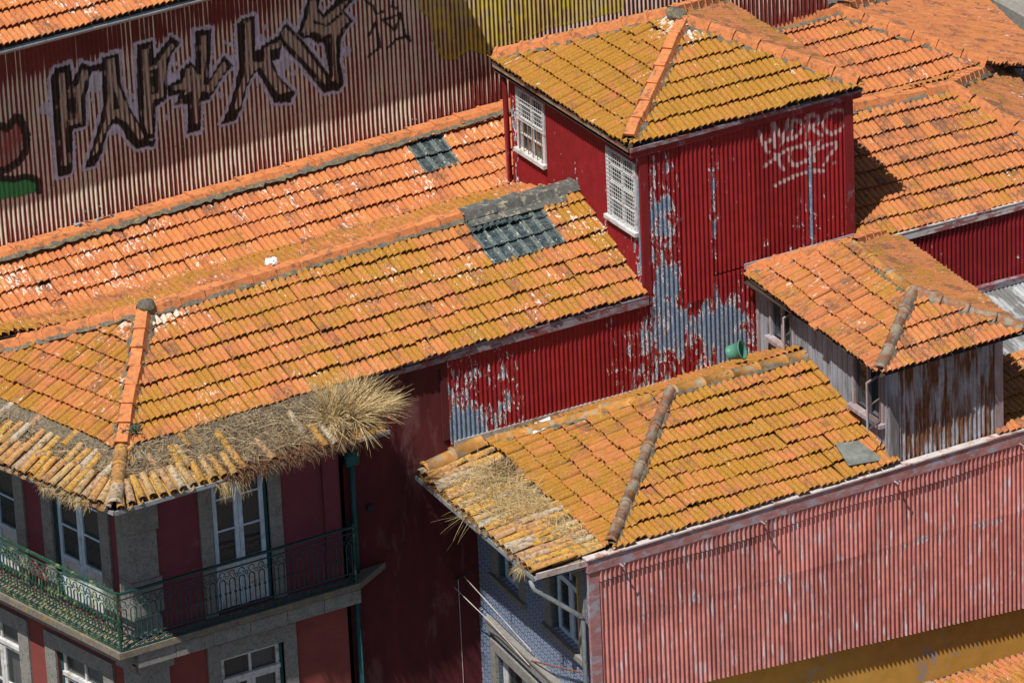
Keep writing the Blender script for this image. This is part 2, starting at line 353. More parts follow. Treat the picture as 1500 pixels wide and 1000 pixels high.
class Roof:
    """tiled planes of one building; the tiles become children of the deck"""
    def __init__(s, th): s.th = th; s.tiles = []; s.decks = []; s.dv = MB()
    def plane(s, pts, mat, off=0, skip=None, jit=1, back=False):
        pts = [Vector(p) for p in pts]; p0 = pts[0]; u = (pts[1]-pts[0]).normalized()
        n = u.cross(pts[2]-p0).normalized()
        t = n.cross(u)
        P2 = [((p-p0).dot(u), (p-p0).dot(t)) for p in pts]
        low = [p - n*.012 for p in pts]; s.dv.add(low, [tuple(range(len(pts)))])
        A = sum(a[0]*b[1]-b[0]*a[1] for a, b in zip(P2, P2[1:]+P2[:1]))
        edges = [(a, b) if A > 0 else (b, a) for a, b in zip(P2, P2[1:]+P2[:1])]
        def inside(x, y, mrg=0): return all((b[0]-a[0])*(y-a[1])-(b[1]-a[1])*(x-a[0]) >= mrg*math.hypot(b[0]-a[0], b[1]-a[1]) for a, b in edges)
        s0 = min(p[0] for p in P2); s1 = max(p[0] for p in P2); t1 = max(p[1] for p in P2)
        facing = n.dot(p0-CAM) < 0
        for r in range(int(math.ceil(t1/GA))):
            for c in range(int(math.floor((s0-off)/TW))-1, int(math.ceil((s1-off)/TW))+1):
                x = off + c*TW; y = r*GA
                cs = [(x, y+.02), (x+TW, y+.02), (x+TW, y+GA), (x, y+GA)]
                k = [inside(*q) for q in cs]
                if not any(k) and not inside(x+TW/2, y+GA/2): continue
                wob = .030*mnoise.noise(p0 + u*x*.7 + t*y*.7) * jit
                org = p0 + u*x + t*(y + random.gauss(0, .008)*jit - (random.uniform(.03, .09) if random.random() < .012 else 0)) + n*(wob + random.gauss(0, .004)*jit)
                R = Matrix((u, t, n)).transposed().to_4x4()
                R = R @ Matrix.Rotation(random.gauss(0, .014)*jit, 4, 'Z') @ Matrix.Rotation(random.gauss(0, .013)*jit, 4, 'Y')
                R.translation = org
                mt = skip(x+TW/2, y+GA/2) if skip else None
                if mt == 'none': continue
                clip = None
                if not all(k) and r >= 0:
                    clip = (p0, u, t, n, edges)
                    # lower edge of the polygon is the eave: no cut there
                cen = p0 + u*(x+TW/2) + t*(y+GA/2)
                pr = (1 if inframe(cen) else 0)*(2 if facing else 1)
                s.tiles.append((pr, random.randrange(8), mt or mat, R, clip, mt is not None))
    def finish(s, name='roof'):
        deck = s.dv.build(name, M['deck'], s.th)
        s.tiles.sort(key=lambda q: -q[0])
        big = {}
        cnt = {}
        for i, (pr, vi, mat, R, clip, gl) in enumerate(s.tiles):
            nm = 'glass_tile' if gl else 'tile'
            if clip:
                p0, u, t, n, edges = clip
                bm = bmesh.new(); vs, fs = TVAR[vi]; bv = [bm.verts.new(R @ Vector(v)) for v in vs]
                for f in fs: bm.faces.new([bv[q] for q in f]).smooth = True
                for a, b in edges:
                    if abs(a[1]) < 1e-4 and abs(b[1]) < 1e-4: continue
                    e2 = Vector((b[0]-a[0], b[1]-a[1])); nn = u*e2.y - t*e2.x; nn.normalize()
                    bmesh.ops.bisect_plane(bm, geom=bm.verts[:]+bm.edges[:]+bm.faces[:], plane_co=p0+u*a[0]+t*a[1], plane_no=nn, clear_outer=True)
                if len(bm.faces) == 0: bm.free(); continue
                VS = [v.co.copy() for v in bm.verts]; bm.verts.index_update(); FS = [tuple(v.index for v in f.verts) for f in bm.faces]; bm.free()
            cnt[nm] = cnt.get(nm, 0) + 1
            if cnt[nm] <= 300 and pr > 0:
                if clip: obj(nm, mesh(nm, VS, FS, mat, True, {'rnd': ('FLOAT', 'FACE', [0]*len(FS))}), deck)
                else: obj(nm, tile_mesh(vi, mat), deck, R)
            else:
                if not clip: VS = [R @ Vector(v) for v in TVAR[vi][0]]; FS = TVAR[vi][1]
                b = big.setdefault(mat, [MB(), []]); b[0].add(VS, FS); b[1] += [random.random()]*len(FS)
        for mat, (b, rr) in big.items():
            obj('tiles', mesh('tiles', b.v, b.f, mat, True, {'rnd': ('FLOAT', 'FACE', rr)}), deck, kind='stuff')
        return deck
def ridge_shape(kind, L, wd=.23, ht=.085):
    if kind == 'angular': pr = [(-wd/2, -.03), (-wd*.33, ht), (wd*.33, ht), (wd/2, -.03)]
    else: pr = [(math.cos(a)*wd/2, math.sin(a)*ht*1.15-.02) for a in [math.pi*(1-k/6) for k in range(7)]]
    vs = []; fs = []; n = len(pr)
    for y, sc, dz in ((0, 1.09, .010), (.045, 1.09, .010), (.048, 1.0, .004), (L+.04, .96, -.004)):
        vs += [(x*sc, y, z*(sc if z > 0 else 1)+dz) for x, z in pr]
    for r in range(3): fs += [(r*n+i, r*n+i+1, (r+1)*n+i+1, (r+1)*n+i) for i in range(n-1)]
    b = len(vs); vs += [(x*.98, .006, z*.75) for x, z in pr]; fs += [(b+i, b+i+1, i+1, i) for i in range(n-1)]
    return vs, fs
def ridge(parent, a, b, mat, kind='angular', L=.4, wd=.23, ht=.085, mortar=True, jit=1, lift=.05, name='ridge_tile'):
    """a row of ridge tiles from a to b (each lies over the one after it), bedded in mortar"""
    a = Vector(a); b = Vector(b); d = b-a; N = max(1, round(d.length/L)); L = d.length/N
    y = d.normalized(); x = y.cross(Vector((0, 0, 1))).normalized(); z = x.cross(y)
    vs, fs = ridge_shape(kind, L, wd, ht); me = mesh(name, vs, fs, mat, kind != 'angular', {'rnd': ('FLOAT', 'FACE', [0]*len(fs))})
    for i in range(N):
        R = Matrix((x, y, z)).transposed().to_4x4()
        R = R @ Matrix.Rotation(random.gauss(0, .018)*jit, 4, 'Z') @ Matrix.Rotation(random.gauss(0, .03)*jit, 4, 'Y')
        R.translation = a + y*L*i + z*(lift + random.gauss(0, .005)*jit + .012*mnoise.noise(a + y*L*i))
        obj(name, me, parent, R)
    if mortar:
        K = max(2, int(d.length/.06)); V_ = []; F_ = []
        for i in range(K+1):
            p = a + d*(i/K)
            for k, (ox, oz) in enumerate(((-.15, .0), (-.11, .045), (0, .065), (.11, .045), (.15, .0))):
                V_.append(p + x*(ox*wd/.23 + random.gauss(0, .018)) + z*(oz + lift - .05 + random.gauss(0, .009)))
        F_ = [(i*5+k, i*5+k+1, i*5+k+6, i*5+k+5) for i in range(K) for k in range(4)]
        obj('mortar', mesh('mortar', V_, F_, M['mortar'], True), parent)

# ------------------------------------------------------------------ helpers: corrugated iron
PER = .076
def sheet(parent, fr, s0, s1, zb, zt, mat, nz=40, o=0., ink=None, peel=None, wear=None, amp=.017, name='corrugated_sheet', seg=8, kz=None, per=PER):
    """one corrugated sheet on wall frame fr; zb and zt are heights or functions of s"""
    fb = zb if callable(zb) else (lambda s: zb); ft = zt if callable(zt) else (lambda s: zt)
    ns = max(4, int(round((s1-s0)/per*seg)))
    S = np.linspace(s0, s1, ns+1); T = np.linspace(0, 1, nz+1)
    ZB = np.array([fb(x) for x in S]); ZT = np.array([ft(x) for x in S])
    Z = ZB[None, :] + T[:, None]*(ZT-ZB)[None, :]
    S2 = np.repeat(S[None, :], nz+1, 0)
    O = o + amp*np.cos(S2/per*2*math.pi)
    P0 = np.array(fr.P); d = np.array(fr.d); n = np.array(fr.n)
    XY = P0[None, None, :] + S2[..., None]*d + O[..., None]*n
    XY[..., 2] = Z
    vs = XY.reshape(-1, 3)
    w_ = ns+1; i = np.arange(nz)[:, None]*w_ + np.arange(ns)[None, :]
    fs = np.stack([i, i+1, i+w_+1, i+w_], -1).reshape(-1, 4)
    at = {}
    sf = S2.ravel(); zf = Z.ravel()
    at['ink'] = ('FLOAT_COLOR', 'POINT', ink(sf, zf) if ink else np.zeros((len(sf), 4)))
    at['peel'] = ('FLOAT', 'POINT', peel(sf, zf) if peel else np.zeros(len(sf)))
    at['wear'] = ('FLOAT', 'POINT', wear(sf, zf, np.cos(sf/per*2*math.pi)) if wear else np.zeros(len(sf)))
    me = mesh(name, vs.tolist(), fs.tolist(), mat, True, at)
    return obj(name, me, parent)
def sheets(parent, fr, s0, s1, zb, zt, mat, width=.836, **k):
    N = max(1, round((s1-s0)/width)); e = [s0 + (s1-s0)*i/N for i in range(N+1)]
    o = k.pop('o', 0)
    return [sheet(parent, fr, e[i]-(.02 if i else 0), e[i+1], zb, zt, mat, o=o+(.005 if i % 2 else 0)+random.uniform(0, .0015), **k) for i in range(N)]
def seg_dist(px, py, poly, closed=False):
    d = np.full(px.shape, 1e9); P = list(poly); prs = zip(P, P[1:] + (P[:1] if closed else []))
    for (ax, ay), (bx, by) in prs:
        if (ax, ay) == (bx, by): continue
        vx, vy = bx-ax, by-ay; t = np.clip(((px-ax)*vx+(py-ay)*vy)/(vx*vx+vy*vy), 0, 1)
        d = np.minimum(d, np.hypot(px-ax-t*vx, py-ay-t*vy))
    return d
def in_poly(px, py, P):
    c = np.zeros(px.shape, bool); j = len(P)-1
    for i in range(len(P)):
        xi, yi = P[i]; xj, yj = P[j]
        if yi != yj:
            c ^= ((yi > py) != (yj > py)) & (px < (xj-xi)*(py-yi)/(yj-yi)+xi)
        j = i
    return c
def vnoise(x, y, sc, seed=0):
    """cheap value noise for arrays"""
    rg = np.random.RandomState(seed); G = rg.rand(64, 64); X = x*sc+100; Y = y*sc+100
    xi = np.floor(X).astype(int); yi = np.floor(Y).astype(int); fx = X-xi; fy = Y-yi; fx = fx*fx*(3-2*fx); fy = fy*fy*(3-2*fy)
    g = lambda a, b: G[a % 64, b % 64]
    return (g(xi, yi)*(1-fx)+g(xi+1, yi)*fx)*(1-fy)+(g(xi, yi+1)*(1-fx)+g(xi+1, yi+1)*fx)*fy

# ================================================================== THE SETTING
GZ = -10.0
g = MB(); g.add([(-400, -400, GZ), (400, -400, GZ), (400, 600, GZ), (-400, 600, GZ)], [(0, 1, 2, 3)])
g.build('street', M['ground'], kind='structure')

def wallgrid(name, parent, fr, s0, s1, z0, z1, ops, mat, o=0., depth=.22, zt=None):
    """flat wall with real openings and reveals; ops = (s0, s1, z0, z1)"""
    ss = sorted({s0, s1, *[x for q in ops for x in q[:2] if s0 < x < s1]}); zs = sorted({z0, z1, *[x for q in ops for x in q[2:] if z0 < x < z1]})
    b = MB()
    for a, c in zip(ss, ss[1:]):
        for d, e in zip(zs, zs[1:]):
            ms, mz = (a+c)/2, (d+e)/2
            if any(q[0] < ms < q[1] and q[2] < mz < q[3] for q in ops): continue
            b.add([fr(a, o, d), fr(c, o, d), fr(c, o, e), fr(a, o, e)], [(0, 1, 2, 3)])
    for q in ops:
        a, c, d, e = q; d = max(d, z0); e = min(e, z1)
        if e <= d: continue
        for (p1, p2) in (((a, d), (a, e)), ((a, e), (c, e)), ((c, e), (c, d)), ((c, d), (a, d))):
            b.add([fr(p1[0], o, p1[1]), fr(p2[0], o, p2[1]), fr(p2[0], o-depth, p2[1]), fr(p1[0], o-depth, p1[1])], [(0, 1, 2, 3)])
    return b.build(name, mat, parent)
def slab(name, parent, fr, s0, s1, o0, o1, z0, z1, mat, **k): return MB().box(fr, s0, s1, o0, o1, z0, z1).build(name, mat, parent, **k)

def casement(parent, fr, s0, s1, z0, z1, o, name='window', wood='bluewood', outer='teal', panel=0., rows=3, transom=None, behind='interior', cols=1, curtain=None):
    """two-leaf window or french door: frame, leaves (stiles, glazing bars), panes, lower panel and what is behind the glass"""
    D = .05
    b = MB(); e = .045
    b.box(fr, s0, s0+e, o-D, o+.03, z0, z1); b.box(fr, s1-e, s1, o-D, o+.03, z0, z1); b.box(fr, s0+e, s1-e, o-D, o+.03, z1-e, z1)
    w_ = b.build(name, M[outer], parent)
    zt = z1-e
    if transom:
        zt = transom-.03
        k = MB().box(fr, s0+e, s1-e, o-D, o+.05, transom-.03, transom+.03); k.build('transom', M[wood], w_)
        k = MB(); k.box(fr, s0+e, s0+e+.05, o-.03, o+.015, transom+.03, z1-e); k.box(fr, s1-e-.05, s1-e, o-.03, o+.015, transom+.03, z1-e)
        k.box(fr, s0+e+.05, s1-e-.05, o-.03, o+.015, z1-e-.045, z1-e); mdl = (s0+s1)/2; k.box(fr, mdl-.02, mdl+.02, o-.03, o+.015, transom+.03, z1-e-.045)
        k.build('fanlight_frame', M[wood], w_)
        for a, c in ((s0+e+.05, mdl-.02), (mdl+.02, s1-e-.05)): slab('pane', w_, fr, a, c, o-.018, o-.01, transom+.03, z1-e-.045, M['pane'])
    mid = (s0+s1)/2
    for a, c in ((s0+e+.004, mid-.003), (mid+.003, s1-e-.004)):
        st = .065; b = MB(); zp = z0 + panel
        b.box(fr, a, a+st, o-.03, o+.018, z0+.01, zt); b.box(fr, c-st, c, o-.03, o+.018, z0+.01, zt)
        b.box(fr, a+st, c-st, o-.03, o+.018, zt-st, zt); b.box(fr, a+st, c-st, o-.03, o+.018, zp, zp+st)
        H = (zt-st-zp-st)/rows
        for r in range(1, rows): b.box(fr, a+st, c-st, o-.022, o+.012, zp+st+H*r-.014, zp+st+H*r+.014)
        lf = b.build('leaf', M[wood], w_)
        if panel: MB().box(fr, a+st, c-st, o-.025, o+.004, z0+.01, zp).build('lower_panel', M['whitewood'], w_)
        for r in range(rows): MB().box(fr, a+st, c-st, o-.014, o-.008, zp+st+H*r+(.014 if r else 0), zp+st+H*(r+1)-(.014 if r < rows-1 else 0)).build('pane', M['pane'], w_)
    return w_
def surround(parent, fr, s0, s1, z0, z1, wd, o, sill=True, proud=.035, lint=None):
    lint = lint or wd; n = max(1, round((z1-z0)/.75))
    for i in range(n):
        a = z0+(z1-z0)*i/n+.002; c = z0+(z1-z0)*(i+1)/n-.002
        slab('jamb_stone', parent, fr, s0-wd, s0, o-.1, o+proud+.002*i, a, c, M['granite']); slab('jamb_stone', parent, fr, s1, s1+wd, o-.1, o+proud+.002*i, a, c, M['granite'])
    slab('lintel', parent, fr, s0-wd, s1+wd, o-.1, o+proud+.006, z1, z1+lint, M['granite'])
    if sill: slab('sill', parent, fr, s0-wd-.03, s1+wd+.03, o-.1, o+proud+.05, z0-.09, z0-.002, M['granite'])

def blades(n, base, ln, dirf, mat, name='dry_grass', wd=.004, parent=None, segs=3, curl=.5, **k):
    """n thin bent blades; base() gives a foot point, dirf() a start direction"""
    vs = []; fs = []; rr = []
    for i in range(n):
        p = Vector(base()); d = Vector(dirf(p)).normalized(); L = random.uniform(*ln); s_ = d.cross(Vector((random.gauss(0, 1), random.gauss(0, 1), random.gauss(0, 1)))).normalized()
        r = random.random(); q = len(vs); bend = Vector((random.gauss(0, .4), random.gauss(0, .4), -random.random()))*curl
        for j in range(segs+1):
            t = j/segs; w_ = wd*(1-t*.8)
            vs += [p - s_*w_, p + s_*w_]
            d = (d + bend/segs).normalized(); p = p + d*L/segs
        fs += [(q+2*j, q+2*j+1, q+2*j+3, q+2*j+2) for j in range(segs)]; rr += [r]*segs
    return obj(name, mesh(name, vs, fs, mat, False, {'rnd': ('FLOAT', 'FACE', rr)}), parent, **k)

# ================================================================== WAREHOUSE WITH GRAFFITI (behind)
G_BLACK = [[(1.23,3.34),(1.31,3.49),(1.57,3.5),(1.58,3.23),(1.75,3.48),(1.92,3.37),(1.84,3.11),(1.77,2.92),(1.74,2.48),(1.52,2.48),(1.48,1.87),(1.43,1.78),(1.22,1.8),(1.22,2.72)], [(1.89,3.39),(2.09,3.4),(2.08,3.26),(1.91,3.3)], [(2.1,3.48),(2.36,3.48),(2.36,3.03),(2.48,2.58),(2.67,2.19),(2.77,1.98),(2.88,1.98),(2.84,1.87),(2.54,1.9),(2.41,2.07),(2.3,2.34),(2.19,2.39),(2.07,2.27),(1.97,1.98),(1.84,1.81),(1.67,1.82),(1.81,2.1),(1.95,2.43),(2.04,2.67),(2.05,3.05)], [(2.68,3.53),(2.94,3.52),(2.94,3.25),(3.25,3.52),(3.39,3.38),(3.25,3.25),(3.17,3.09),(3.1,2.55),(2.91,2.47),(2.86,1.98),(2.71,2),(2.63,2.23),(2.63,2.78),(2.65,3.3)], [(3.64,3.5),(3.93,3.47),(3.85,2.89),(3.83,2.68),(4.1,3),(4.25,2.8),(4.06,2.67),(3.9,2.47),(3.79,2.36),(3.66,2.36),(3.63,1.91),(3.4,1.91),(3.44,2.39),(3.23,2.43),(3.32,2.57),(3.12,2.58),(3.12,2.74),(3.21,2.79),(3.34,2.81),(3.34,2.93),(3.53,3.05),(3.62,2.95)], [(4.36,3.43),(4.47,3.5),(4.67,3.5),(4.63,2.95),(4.73,2.94),(4.76,2.99),(5.04,3.08),(5.1,3.01),(5.04,2.71),(4.91,2.72),(5,2.44),(5.26,2.11),(5.17,1.97),(4.9,2.03),(4.82,2.22),(4.72,2.44),(4.64,2.6),(4.56,2.55),(4.46,2.4),(4.34,2.08),(4.22,1.91),(3.98,1.93),(4.14,2.17),(4.25,2.43),(4.34,2.74)], [(5.05,3.11),(5.18,3.26),(5.32,3.07),(5.45,2.9),(5.67,2.56),(5.86,2.25),(5.81,2.76),(5.68,2.8),(5.57,2.91),(5.46,2.92),(5.35,3.03),(5.42,3.15),(5.52,3.41),(5.57,3.57),(5.78,3.52),(5.75,3.35),(5.83,3.24),(6.03,3.37),(6.08,3.45),(6.4,3.36),(6.18,3.2),(6.33,3),(6.17,2.86),(6.09,2.72),(6.06,2.41),(6.11,2.05),(6.03,1.95),(5.75,1.97),(5.6,2.2),(5.38,2.54),(5.21,2.74),(5.1,2.9)]]
G_FILL = [[(1.35,3.41),(1.48,3.41),(1.48,3.07),(1.44,2.56),(1.4,1.94),(1.31,1.94)], [(1.48,3.14),(1.55,3.09),(1.65,3.16),(1.74,3.39),(1.88,3.32),(1.77,3.1),(1.71,2.88),(1.68,2.52),(1.44,2.53),(1.45,2.65),(1.58,2.65),(1.61,3.04),(1.47,3.07)], [(2.15,3.45),(2.3,3.43),(2.32,3.01),(2.48,2.53),(2.72,2.05),(2.6,2),(2.41,2.34),(2.24,2.48),(2.17,2.44),(2.06,2.3),(1.88,1.97),(1.78,1.98),(1.87,2.14),(2.05,2.51),(2.12,2.86)], [(2.74,3.43),(2.88,3.43),(2.87,3.13),(2.96,3.15),(3.23,3.42),(3.32,3.36),(3.16,3.17),(3.06,2.59),(2.89,2.59),(2.84,2.04),(2.74,2.07),(2.69,2.24),(2.72,2.89)], [(3.72,3.42),(3.86,3.41),(3.81,3.02),(3.76,2.75),(3.73,2.64),(3.8,2.62),(4.08,2.93),(4.18,2.81),(3.84,2.44),(3.72,2.52),(3.65,2.44),(3.63,2.03),(3.5,2.04),(3.53,2.56),(3.36,2.51),(3.4,2.62),(3.21,2.64),(3.2,2.76),(3.37,2.76),(3.45,2.95),(3.55,2.98),(3.62,2.9),(3.65,2.82),(3.69,2.81)], [(4.47,3.43),(4.62,3.45),(4.59,2.81),(4.61,2.77),(4.76,2.74),(4.77,2.96),(5.09,3.01),(5.09,2.88),(4.9,2.87),(4.89,2.75),(4.92,2.59),(5.02,2.37),(5.22,2.14),(4.98,2.13),(4.85,2.34),(4.69,2.65),(4.57,2.59),(4.44,2.41),(4.33,2.1),(4.18,2.07),(4.3,2.42),(4.43,2.65)], [(5.07,3.12),(5.17,3.2),(5.41,2.89),(5.82,2.22),(5.83,2.14),(5.8,2.06),(5.41,2.6),(5.13,2.96)], [(5.42,3.04),(5.52,3.23),(5.6,3.52),(5.73,3.49),(5.72,3.31),(5.83,3.18),(6.09,3.31),(6.29,3.39),(6.33,3.38),(6.15,3.21),(6.28,3.01),(6.12,2.91),(6.02,2.75),(6,2.1),(5.83,2.1),(5.91,2.21),(5.93,2.87),(5.81,2.86),(5.65,2.98),(5.5,2.95)]]
G_HOLE = [[(1.47,3.07),(1.62,3.04),(1.59,2.64),(1.45,2.64)], [(2.25,2.95),(2.33,2.59),(2.2,2.61)], [(2.86,3.08),(3.01,3.07),(2.97,2.69),(2.86,2.68)], [(3.5,2.84),(3.53,2.9),(3.55,2.81)], [(5.66,3.18),(5.86,3.05),(6.13,3.19),(6.16,3.15),(5.89,3.01),(5.63,3.13)]]
G_TAG = [[(6.55,3.27),(6.67,3.16),(6.73,3.01),(6.84,3.02)], [(7.02,3.14),(7,3.06),(7.09,3.02)], [(6.7,2.88),(6.76,2.47),(6.55,2.37)], [(6.7,2.88),(6.57,2.69)], [(6.83,2.89),(7.15,2.91),(7.03,2.67),(6.83,2.89)], [(7.15,2.91),(7.2,2.53),(7.29,2.45)], [(6.89,2.42),(7.06,2.53),(7.27,2.51)]]
G_YELLOW = [[(7.47,3.13),(7.49,2.89),(7.68,2.72),(7.69,2.34),(7.86,2.01),(8.08,1.94),(8.3,2.05),(8.59,1.9),(8.81,1.96),(9.07,1.96),(9.32,1.96),(9.7,2.04),(11.07,2),(11.16,2.22)]]
G_RED = [[(0.25,2.89),(0.47,2.77),(0.61,2.9),(0.68,2.86),(0.76,2.61),(0.75,2.37),(0.63,2.22),(0.41,2.13),(0.18,2.13)]]
G_GREEN = [[(0.18,2.05),(0.49,1.96),(0.76,1.92),(0.9,1.81),(0.89,1.65),(0.37,1.67),(0.15,1.7)]]
G_BUB = [(1.92,3.11,0.15), (1.89,2.85,0.04), (1.12,2.9,0.10), (2.21,2.3,0.10), (2.55,2.74,0.05), (2.51,2.85,0.02), (2.59,2.58,0.07), (3.2,2.84,0.10), (3.28,3.07,0.05), (3.28,3.06,0.05), (3.2,2.87,0.10), (4.14,3.19,0.03), (4.23,3.13,0.04), (4.01,2.38,0.06), (3.09,2.27,0.05), (4.26,2.91,0.08), (4.74,3.08,0.10), (4.83,3.27,0.05), (5.08,2.62,0.14), (5.26,2.42,0.06), (4.23,3.14,0.04), (6.19,2.54,0.09)]
ware = thing('warehouse', 'tall warehouse with a maroon and cream corrugated wall covered in big graffiti letters', 'building', (-4, 5.2, GZ))
fa = frame((-8.2, 4.98), (8.96, .32))
def graf_ink(s, z):
    out = np.zeros((len(s), 4)); nz = vnoise(s, z, 30, 3); n2 = vnoise(s, z, 9, 5)
    def lay(mask, c, a):
        a = np.where(mask, a, 0.)[:, None]; out[:, :3] = out[:, :3]*(1-a) + np.array(c)*a; out[:, 3:] = out[:, 3:]*(1-a) + a
    near = (s > .0) & (s < 11.4) & (z > 1.4)
    if not near.any(): return out
    crest = .5+.5*np.cos(s/PER*2*math.pi)
    for P in G_YELLOW:
        m_ = in_poly(s, z, P); lay(m_, (.72, .58, .02), np.clip(.30+.45*crest+.4*(n2-.5), 0, .92))
        d = seg_dist(s, z, P, True); lay(d < .022, (.55, .45, .02), .6)
    for P in G_RED:
        m_ = in_poly(s, z, P); lay(m_, (.34, .07, .06), np.clip(.65+.5*(n2-.4), 0, .95)); lay(seg_dist(s, z, P, True) < .055+.02*nz, (.012, .011, .012), .93)
    for P in G_GREEN:
        m_ = in_poly(s, z, P); lay(m_, (.012, .30, .085), .9); lay(seg_dist(s, z, P[:5]) < .045+.02*nz, (.012, .011, .012), .93)
    blk = np.zeros(len(s), bool); dm = np.full(len(s), 9.)
    for P in G_BLACK: blk |= in_poly(s, z, P); dm = np.minimum(dm, seg_dist(s, z, P, True))
    fil = np.zeros(len(s), bool)
    for P in G_FILL: fil |= in_poly(s, z, P) & (seg_dist(s, z, P, True) > .016)
    hol = np.zeros(len(s), bool)
    for P in G_HOLE: hol |= in_poly(s, z, P)
    lav = (.60, .61, .78)
    for (x, y, r) in G_BUB:
        d = np.hypot(s-x, (z-y)); lay(d < r*(.85+.3*n2), lav, .78)
    lay((~blk) & (dm < .045+.025*nz), lav, .85+.3*(nz-.5))
    lay(blk & (~fil | hol), (.010, .009, .010), np.clip(.97-.25*(n2 > .8), 0, 1))
    up = np.clip((z-2.0)/.8, .12, 1)
    lay(fil & ~hol, (.46, .40, .34), np.clip((.55+.35*(n2-.3))*up, 0, .85))
    lay(fil & ~hol & (n2 > .62), (.46, .30, .18), .45*up)
    lay(blk & (dm < .012), (.010, .009, .010), .9)
    for P in G_TAG: lay(seg_dist(s, z, P) < .02+.008*nz, (.010, .009, .012), .92)
    return out
def graf_wear(s, z, c):
    w_ = .12 + .27*c + .10*np.clip((z-1.0)/2, -.5, 1) - .25*np.clip((1.25-z)/.5, 0, 1)
    w_ += -.12*np.clip((s-7.2)/1.2, 0, 1)*np.clip((1.9-z)/.5, 0, 1) - .3*np.clip((z-3.35)/.25, 0, 1)*np.clip((6-s)/2, 0, 1)
    return w_ + .12*(vnoise(s, z, 1.7, 8)-.5)
sheets(ware, fa, -.8, 11.5, .35, 4.3, M['graffiti'], nz=150, ink=graf_ink, wear=graf_wear, amp=.013)
sheets(ware, fa, 11.5, 14.9, .35, 2.5, M['graffiti'], nz=12, wear=graf_wear, amp=.013)
slab('wall', ware, fa, -.8, 11.45, -6, -.06, GZ, 4.15, M['greywall']); slab('wall', ware, fa, 11.45, 14.85, -6, -.06, GZ, 2.4, M['greywall'])
bolts = MB()
for i in range(60):
    s_, z_ = random.uniform(0, 11), random.choice((1.15, 1.75, 2.35, 2.95))+random.gauss(0, .03)
    bolts.box(fa, s_, s_+.014, .012, .026, z_, z_+.016)
bolts.build('screw_heads', M['zinc'], ware, kind='stuff')
R_ = Roof(ware)
R_.plane([fa(-1.2, .58, 4.27), fa(7.5, .58, 4.27), fa(7.5, -3, 5.9), fa(-1.2, -3, 5.9)], M['tile_back'])
R_.finish()
gt = MB()
for k in range(6):
    a = math.pi + math.pi*k/6; c = math.pi + math.pi*(k+1)/6
    gt.add([fa(s_, .62+.06*math.cos(q), 4.26+.06*math.sin(q)) for q in (a, c) for s_ in (-1.2, 7.6)], [(0, 1, 3, 2)])
gt.box(fa, -1.2, 7.6, .675, .69, 4.25, 4.27)
gt.build('gutter', M['zinc'], ware)
slab('eaves_board', ware, fa, -1.2, 7.5, 0, .55, 4.17, 4.2, M['deck'])

# ================================================================== BACK HOUSE (roof between the corner house and the warehouse)
back = thing('back_house', 'low back house whose bright orange roof lies under the graffiti wall', 'house', (-4, 4.4, GZ))
v0, v1 = V(-9.6, 3.67, .24), V(4.0, 3.92, .34)
r0, r1 = V(-9.6, 4.86, .84), V(4.0, 5.34, 1.03)
R_ = Roof(back)
R_.plane([v0, v1, r1, r0], M['tile_back'], skip=lambda x, y: M['glasstile'] if 8.45 < x < 9.1 and .64 < y < 1.28 else None)
dk = R_.finish()
ridge(dk, r0+V(0, -.06, .0), r1+V(0, -.06, .0), M['ridge_fresh'], L=.42, wd=.30, ht=.055)
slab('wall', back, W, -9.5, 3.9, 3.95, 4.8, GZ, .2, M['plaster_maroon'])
deb = thing('broken_flashing', 'crumpled grey sheet scrap lying on the ridge below the graffiti', 'scrap', (-6.6, 4.95, .95))
b = MB()
for i in range(7):
    c = V(-6.75+.09*i+random.gauss(0, .02), 4.93+random.gauss(0, .01), .97+random.gauss(0, .015))
    q = [c+V(random.uniform(-.1, .1), random.uniform(-.05, .05), random.uniform(-.01, .09)) for _ in range(4)]
    b.add(q, [(0, 1, 2), (0, 2, 3), (0, 3, 1)])
b.build('crumpled_sheet', M['zinc'], deb)

# ================================================================== CORNER HOUSE
corner = thing('corner_house', 'dark red corner house with wraparound iron balcony and lichen spotted hip roof', 'house', (-6, 1.5, GZ))
ap = V(-7.22, 1.78, .88); rg = V(-.02, 1.96, .96)
eL = V(-8.67, -.21, -.10); eR = V(-.02, -.06, -.03)
hb = V(-9.79, 3.85, -.13)
R_ = Roof(corner)
def skyC(x, y):
    if 6.8 < x < 8.0 and 1.28 < y < 2.24: return M['glasstile']
    return None
R_.plane([eL, eR, rg, ap], M['tile_corner'], skip=skyC, jit=1.3)
R_.plane([hb, eL, ap], M['tile_corner_x'])
vy = V(0, 3.86, .30); vl = V(-9.6, 3.72, .25)
R_.plane([vy, vl, ap, rg], M['tile_corner'])
cdk = R_.finish()
ridge(cdk, rg+V(-1.95, 0, .0), ap+V(.12, 0, 0), M['ridge_fresh'], L=.4, wd=.24)
ridge(cdk, eL+V(.02, .02, .02), ap+V(-.06, -.05, -.02), M['ridge_fresh'], L=.37, wd=.25, ht=.1)
ridge(cdk, hb+V(0, 0, .02), ap+V(-.1, .08, 0), M['ridge_fresh'], L=.39, wd=.24)
ridge(cdk, rg+V(-.0, 0, .0), rg+V(-1.9, -.02, 0), M['bitumen'], L=.5, wd=.34, ht=.08, mortar=False, name='bitumen_ridge')
b = MB(); k = (rg-eR).normalized(); nn = V(0, -k.z, k.y)
def cf(a, c, d): return V(-.02, -.06, -.03)+V(a, 0, 0)+k*c+nn*d
b.box(cf, -1.9, -.25, 1.98, 2.2, .07, .1); b.build('bitumen_flashing', M['bitumen'], cdk)
